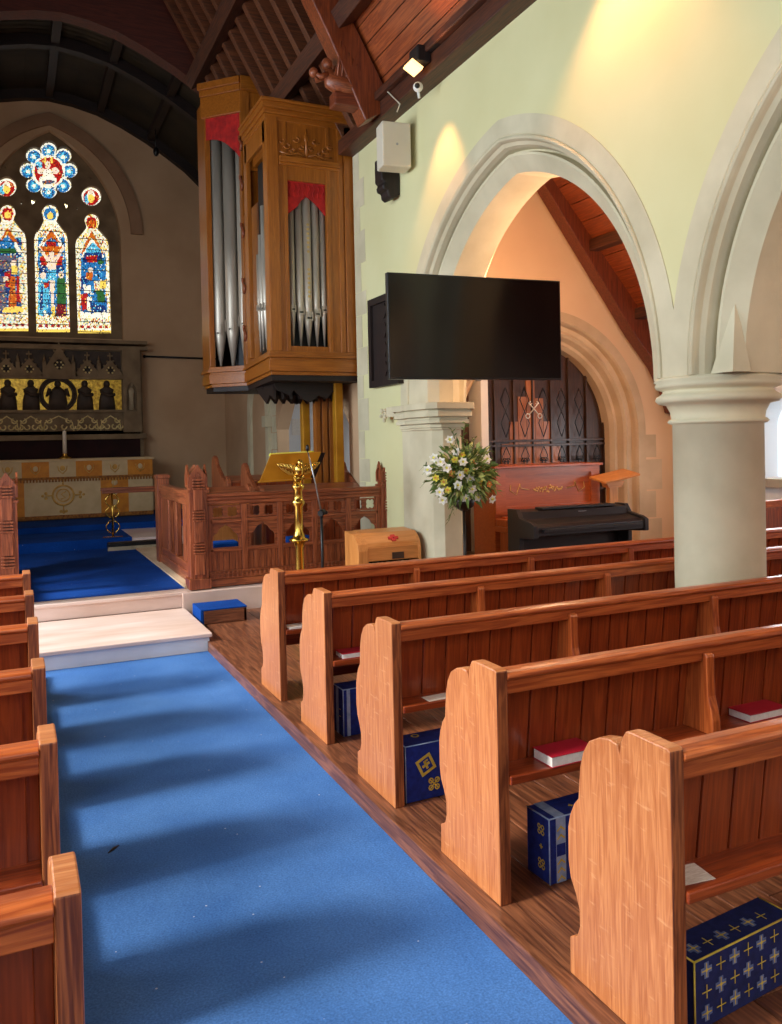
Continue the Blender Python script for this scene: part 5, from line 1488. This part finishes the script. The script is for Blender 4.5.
# trailing sprig lower left and wisps on top
for p_, q_ in (((-.1, -.1, .05), (-.22, -.12, -.18)), ((.0, 0, .45), (.02, -.02, .66)), ((-.05, 0, .4), (-.10, 0, .60)), ((-.2, -.05, .2), (-.36, -.08, .22)), ((.1, 0, .4), (.12, 0, .52))):
    p_ = Vector(p_); q_ = Vector(q_); mb.tube([p_, (p_ + q_) / 2 + Vector((0, 0, .02)), q_], .003, 4)
    for k in range(12): leafq(mb, p_ + (q_ - p_) * k / 11, (q_ - p_) + Vector((random.uniform(-.3, .3), random.uniform(-.3, .3), random.uniform(-.2, .2))), .05, .007)
o = mb.build('foliage', [M['leaf'], M['leafl']], fa); 
def bloom(cx_, cy_, cz_, r_, mat, cen):
    mb = MB(); c = Vector((cx_, cy_, cz_)); out = (c - cfl); out = (out + Vector((-.1, -.35, .05))).normalized()
    u = out.orthogonal().normalized(); w_ = out.cross(u)
    for ringi, (nr, tilt, sc) in enumerate(((6, .2, 1), (5, .9, .75))):
        for k in range(nr):
            a = 2 * PI * k / nr + ringi * .5; rd_ = u * math.cos(a) + w_ * math.sin(a); sd = out.cross(rd_)
            t_ = c + rd_ * r_ * sc * math.cos(tilt) + out * r_ * sc * math.sin(tilt)
            md = c + (rd_ * math.cos(tilt) + out * math.sin(tilt)) * r_ * sc * .55
            mb.m = 0; mb.quad(c, md + sd * r_ * .36 * sc, t_, md - sd * r_ * .36 * sc)
    bl = mb.build('bloom', mat, fa); mb = MB(); mb.ball(c + out * r_ * .15, r_ * .28, 8, 6); mb.build('centre', cen, bl)
fpts = []
for (px_, py_, k_) in ((450, 440, 'w'), (456, 452, 'k'), (434, 458, 'w'), (441, 462, 'w'), (463, 462, 'w'), (472, 463, 'o'), (475, 466, 'w'), (487, 459, 'w'), (470, 479, 'w'), (458, 485, 'w'), (466, 498, 'w'), (443, 500, 'w'), (478, 497, 'w'),
                       (492, 499, 'w'), (436, 478, 'y'), (444, 482, 'y'), (448, 490, 'y'), (455, 460, 'y'), (462, 455, 'y'), (452, 474, 'o'), (480, 483, 'y'), (466, 471, 'y'), (486, 475, 'y'), (489, 484, 'o'), (428, 470, 'w'), (472, 489, 'w'), (460, 475, 'w'), (447, 468, 'w'), (440, 492, 'w')):
    q = P(px_ - 1, py_ , 1, 6.35); off = random.uniform(-.22, -.10); q2 = P(px_, py_, 1, 6.35 + off)
    bloom(q2.x - 3.60, q2.y - 6.35, q2.z - 1.17, {'w': .046, 'y': .036, 'o': .036, 'k': .046}[k_], {'w': M['petalw'], 'y': M['petaly'], 'o': M['petalo'], 'k': M['petalw']}[k_], {'w': M['petaly'], 'y': M['petalo'], 'o': M['petaly'], 'k': M['black']}[k_])

# ------------------------------------------------------------------ upright piano
pn = root('upright_piano', (4.76, 7.62, .08)); tag(pn, 'reddish upright piano with pale floral inlay in the side aisle', 'piano')
PW, PH = 1.40, 1.31
mb = MB(); mb.box(0, .1, 0, PW, .55, PH - .03); mb.build('case', W['pianox'], pn, bevel=.005)
mb = MB(); mb.box(-.03, .04, PH - .03, PW + .03, .57, PH); mb.build('lid', W['pianox'], pn, bevel=.006)
mb = MB(); plate(mb, [(.0, .78), (PW, .78), (PW, PH - .03), (0, PH - .03)], [[(.13, .86), (PW - .12, .86), (PW - .12, PH - .10), (.13, PH - .10)]], .07, .1, 1); pfr = mb.build('frame', W['pianox'], pn, bevel=.004)
mb = MB(); cz_ = (.86 + PH - .10) / 2
random.seed(9)
for k in range(34):
    t_ = k / 33 * 2 - 1; mb.ball((PW / 2 + t_ * .19, .095, cz_ + random.uniform(-.045, .05) * (1 - abs(t_) * .7)), (.012, .004, .011), 6, 4)
for sg in (1, -1):
    mb.tube([(PW / 2 + sg * .25, .096, cz_), (PW / 2 + sg * .36, .096, cz_ + .02), (PW / 2 + sg * .37, .096, cz_ + .07), (PW / 2 + sg * .42, .096, cz_ - .05), (PW / 2 + sg * .5, .096, cz_ + .0), (PW / 2 + sg * .49, .096, cz_ + .06)], .005, 5)
mb.build('inlay', M['inlay'], pfr)
mb = MB(); mb.box(0, -.14, .60, PW, .1, .66); mb.box(0, -.14, .66, .06, .08, .74); mb.box(PW - .06, -.14, .66, PW, .08, .74); mb.box(.06, -.02, .66, PW - .06, .08, .76); mb.build('key_shelf', W['pianox'], pn, bevel=.006)
for xx in (.03, PW - .1):
    mb = MB(); mb.prism([(-.12, .60), (-.13, .5), (-.09, .42), (-.12, .3), (-.1, .1), (-.13, 0), (.05, 0), (.05, .60)], xx, xx + .07, 0); mb.build('leg', W['pianoz'], pn, bevel=.006)
# black digital piano
dp = root('digital_piano', (4.52, 6.86, .08)); tag(dp, 'black digital piano in front of the upright piano', 'keyboard'); dp.rotation_euler.z = -.02
DW = 1.38
mb = MB(); mb.prism([(-.22, .66), (-.22, .74), (-.17, .765), (.02, .80), (.06, .875), (.2, .89), (.22, .88), (.22, .66)], .05, DW - .05, 0); dbo = mb.build('body', M['piano'], dp, bevel=.005)
for xx in (0, DW - .05):
    mb = MB(); mb.prism([(-.24, .64), (-.24, .76), (-.17, .79), (.02, .82), (.08, .90), (.24, .90), (.24, 0), (.02, 0), (.02, .62)], xx, xx + .05, 0); mb.build('side_panel', M['piano'], dp, bevel=.006)
mb = MB(); mb.box(.05, .18, .3, DW - .05, .2, .62); mb.build('back_panel', M['piano'], dp)
mb = MB(); mb.box(.3, .06, .885, 1.2, .2, .905); mb.build('music_rest', M['piano'], dbo, bevel=.004)
mb = MB(); mb.box(.72, .045, .845, .82, .05, .853); mb.build('nameplate', M['steel'], dbo)
mb = MB(); mb.box(.1, -.27, .70, 1.28, -.22, .725); mb.build('key_lid', M['piano'], dp, bevel=.003)
# light wooden reading stand
wl = root('reading_stand', (6.18, 7.5, .08)); tag(wl, 'light wooden reading stand right of the upright piano', 'lectern')
mb = MB(); mb.box(-.06, -.03, .03, .06, .03, 1.05); mb.build('column', W['litez'], wl, bevel=.006)
mb = MB(); mb.box(-.2, -.18, 0, .2, .18, .04); mb.build('base', W['litex'], wl, bevel=.006)
mtx = Matrix.Translation((.03, 0, 1.14)) @ Matrix.Rotation(-.16, 4, 'Y') @ Matrix.Rotation(.2, 4, 'X')
mb = MB(); mb.box(-.24, -.14, 0, .26, .14, .025, mtx); mb.build('slope', W['litex'], wl, bevel=.004)
mb = MB(); mb.prism([(-.09, 1.03), (.09, 1.03), (.14, 1.1), (-.12, 1.1)], -.05, .05, 1); mb.build('capital', W['litex'], wl)
# small cream device on the pew front
mb = MB(); mb.box(6.38, 6.50, .95, 6.48, 6.56, 1.05); mb.build('x', M['cream']); o = bpy.data.objects['x']; o.name = 'switch_box'; tag(o, 'small cream box at the end of the keyboard', 'box')

# ------------------------------------------------------------------ television, wall board, speaker, lights, camera
tvl, tvr = P(387, 272, 1, 5.83), P(560, 277, 1, 5.70)
tv = root('television', (tvl.x, tvl.y, P(386, 379, 1, 5.83).z)); tag(tv, 'large black flat television hung in front of the first arch', 'television')
w_ = (Vector((tvr.x, tvr.y)) - Vector((tvl.x, tvl.y))).length; a_ = math.atan2(tvr.y - tvl.y, tvr.x - tvl.x)
h_ = tvl.z - P(386, 379, 1, 5.83).z
tv.rotation_euler = (0, 0, a_)
tilt = Matrix.Rotation(.0, 4, 'Y')
mb = MB(); mb.box(0, 0, 0, w_, .05, h_); mb.build('casing', M['black'], tv, bevel=.004)
mb = MB(); mb.box(.012, -.003, .016, w_ - .012, .001, h_ - .012); mb.build('display', M['screen'], tv)
mb = MB(); mb.box(w_ / 2 - .2, .05, h_ / 2 - .15, w_ / 2 + .2, .09, h_ / 2 + .15); mb.tube([(w_ / 2, .09, h_ / 2), (w_ / 2 - .1, .6, h_ / 2), (.93, 1.32, h_ / 2)], .035, 8); mb.build('wall_arm', M['blkm'], tv)
mb = MB(); mb.box(w_ / 2 - .02, .0, -.012, w_ / 2 + .02, .02, 0); mb.build('sensor', M['steel'], tv)
# carved board on the wall behind
hb = root('wall_board', (3.562, 7.50, 2.26)); tag(hb, 'dark carved wooden board on the white wall behind the television', 'board')
mb = MB(); mb.box(0, 0, 0, .035, .74, .94); mb.build('panel', W['blkz'], hb)
mb = MB(); plate(mb, [(0, 0), (.74, 0), (.74, .94), (0, .94)], [[(.07, .07), (.67, .07), (.67, .87), (.07, .87)]], -.03, 0.0, 0); mb.build('frame', W['blkz'], hb, bevel=.006)
mb = MB()
for k in range(4): mb.prism(quatre(.37 , .18 + k * .2, .08), -.012, .0, 0)
mb.build('carving', W['blkz'], hb)
# cream loudspeaker
spq = P(383, 165, 1, 7.15)
sp = root('wall_speaker', (spq.x, spq.y, spq.z), -.12); tag(sp, 'cream box loudspeaker just above the timber corbel below the roof', 'loudspeaker')
mb = MB(); mb.box(0, 0, 0, .285, .2, .42); mb.build('cabinet', M['cream'], sp, bevel=.012)
mb = MB(); mb.prism(circ(.145, .21, .012, 12), -.004, .0, 1); mb.build('badge', M['steel'], sp)
mb = MB(); mb.box(.12, .2, .15, .18, .32, .25); mb.build('wall_bracket', M['blkm'], sp)
# floodlight
fq = P(415, 66, 0, 3.32)
fd = root('floodlight', (fq.x, fq.y, fq.z)); tag(fd, 'small glowing floodlight fixed to the roof timber', 'lamp')
mb = MB(); mb.box(-.03, -.12, .0, .10, .06, .14); mb.box(.05, -.3, .08, .2, -.1, .16); mb.build('housing', W['blkz'], fd, bevel=.01)
mtx = Matrix.Translation((-.03, -.02, -.01)) @ Matrix.Rotation(.5, 4, 'Y')
mb = MB(); mb.box(-.05, -.08, -.03, .07, .08, .0, mtx); mb.build('lens', M['lamp'], fd)
cq = P(418, 87, 0, 3.4)
sc_ = root('security_camera', (cq.x, cq.y, cq.z)); tag(sc_, 'small round white security camera beneath the roof edge', 'camera')
mb = MB(); mb.ball((0, 0, 0), .045, 16, 10); mb.build('housing', M['wwhite'], sc_)
mb = MB(); mb.ball((-.025, -.035, -.005), .024, 12, 8); mb.build('lens', M['black'], sc_)
mb = MB(); mb.tube([(0, 0, -.03), (.02, .02, -.09)], .012, 6); mb.build('arm', M['wwhite'], sc_)
mb = MB(); pts3 = [P(x_, y_, 0, 3.4) for x_, y_ in ((382, 90), (388, 92), (394, 98), (400, 104), (397, 112))]; mb.tube(pts3, .006, 6)
tag(mb.build('cable', M['cream']), 'thin pale cable looping under the roof beam by the speaker', 'cable')
# small dark fleck on the carpet
mb = MB(); q = [P(x_, y_, 2, .004) for x_, y_ in ((108, 853), (113, 849), (119, 845))]; mb.tube(q, [.002, .006, .002], 5)
tag(mb.build('feather', M['black']), 'tiny dark feather lying on the blue carpet', 'feather')

# ------------------------------------------------------------------ light
wd_ = bpy.data.worlds.new('world'); S.world = wd_; wd_.use_nodes = True
bg = wd_.node_tree.nodes['Background']; bg.inputs[0].default_value = (.80, .90, 1.0, 1); bg.inputs[1].default_value = 1.2
def area(name, loc, target, sx, sy, e, col):
    l = bpy.data.lights.new(name, 'AREA'); l.shape = 'RECTANGLE'; l.size = sx; l.size_y = sy; l.energy = e; l.color = col
    o = bpy.data.objects.new(name, l); COL.objects.link(o); o.location = loc
    d = Vector(target) - Vector(loc); o.rotation_euler = d.to_track_quat('-Z', 'Y').to_euler(); return o
sun = bpy.data.lights.new('sun', 'SUN'); sun.energy = 3.7; sun.angle = math.radians(11); sun.color = (1, .95, .86)
so = bpy.data.objects.new('sun', sun); COL.objects.link(so)
so.rotation_euler = Vector((1, .03, -.70)).to_track_quat('-Z', 'Y').to_euler()
for yc in (-.6, .9, 2.4, 3.9, 5.4, 6.9):
    area('left_window_daylight', (-3.0, yc, 3.2), (2, yc, 1.6), 1.0, 2.2, 42 if yc > 2 else 24, (.86, .94, 1.0))
area('left_window_daylight', (-3.0, 8.0, 2.6), (3.6, 8.0, 1.6), 1.2, 2.2, 170, (.74, .86, 1.0))
area('west_window_daylight', (.77, -2.5, 3.8), (.77, 5, 1.5), 2.6, 3.0, 34, (.95, .97, 1.0))
for yc in (6.9, 4.4, 1.9): area('aisle_window_daylight', (8.1, yc, 1.6), (4, yc, 1.0), .8, .8, 16, (.92, .96, 1.0))
area('organ_chamber_fill', (5.1, 11.0, 2.4), (4.2, 11.6, 1.2), .8, .8, 14, (.9, .95, 1.0))  # unseen area light added to brighten the chamber, no opening behind it
def spot(name, loc, target, e, col, ang_, blend=.6, r_=.04):
    l = bpy.data.lights.new(name, 'SPOT'); l.energy = e; l.color = col; l.spot_size = math.radians(ang_); l.spot_blend = blend; l.shadow_soft_size = r_
    o = bpy.data.objects.new(name, l); COL.objects.link(o); o.location = loc
    o.rotation_euler = (Vector(target) - Vector(loc)).to_track_quat('-Z', 'Y').to_euler()
WARM = (1, .47, .2)
spot('floodlight_beam', (3.27, 6.45, 4.85), (3.72, 6.75, 2.6), 62, WARM, 62)
spot('floodlight_beam', (3.2, 4.1, 4.95), (3.75, 4.1, 2.6), 70, WARM, 95)
spot('floodlight_uplight', (3.2, 6.3, 4.9), (2.9, 5.6, 6.2), 10, WARM, 120)
for yy in (6.9, 6.0, .6): 
    l = bpy.data.lights.new('aisle_lamp', 'POINT'); l.energy = 62; l.color = (1, .60, .34); l.shadow_soft_size = .12
    o = bpy.data.objects.new('aisle_lamp', l); COL.objects.link(o); o.location = (4.75, yy, 3.2)
l = bpy.data.lights.new('chancel_fill', 'POINT'); l.energy = 22; l.color = (1, .74, .48); l.shadow_soft_size = .4  # added warm fill to brighten the chancel walls, no fitting there
o = bpy.data.objects.new('chancel_fill', l); COL.objects.link(o); o.location = (-.9, 12.4, 4.6)
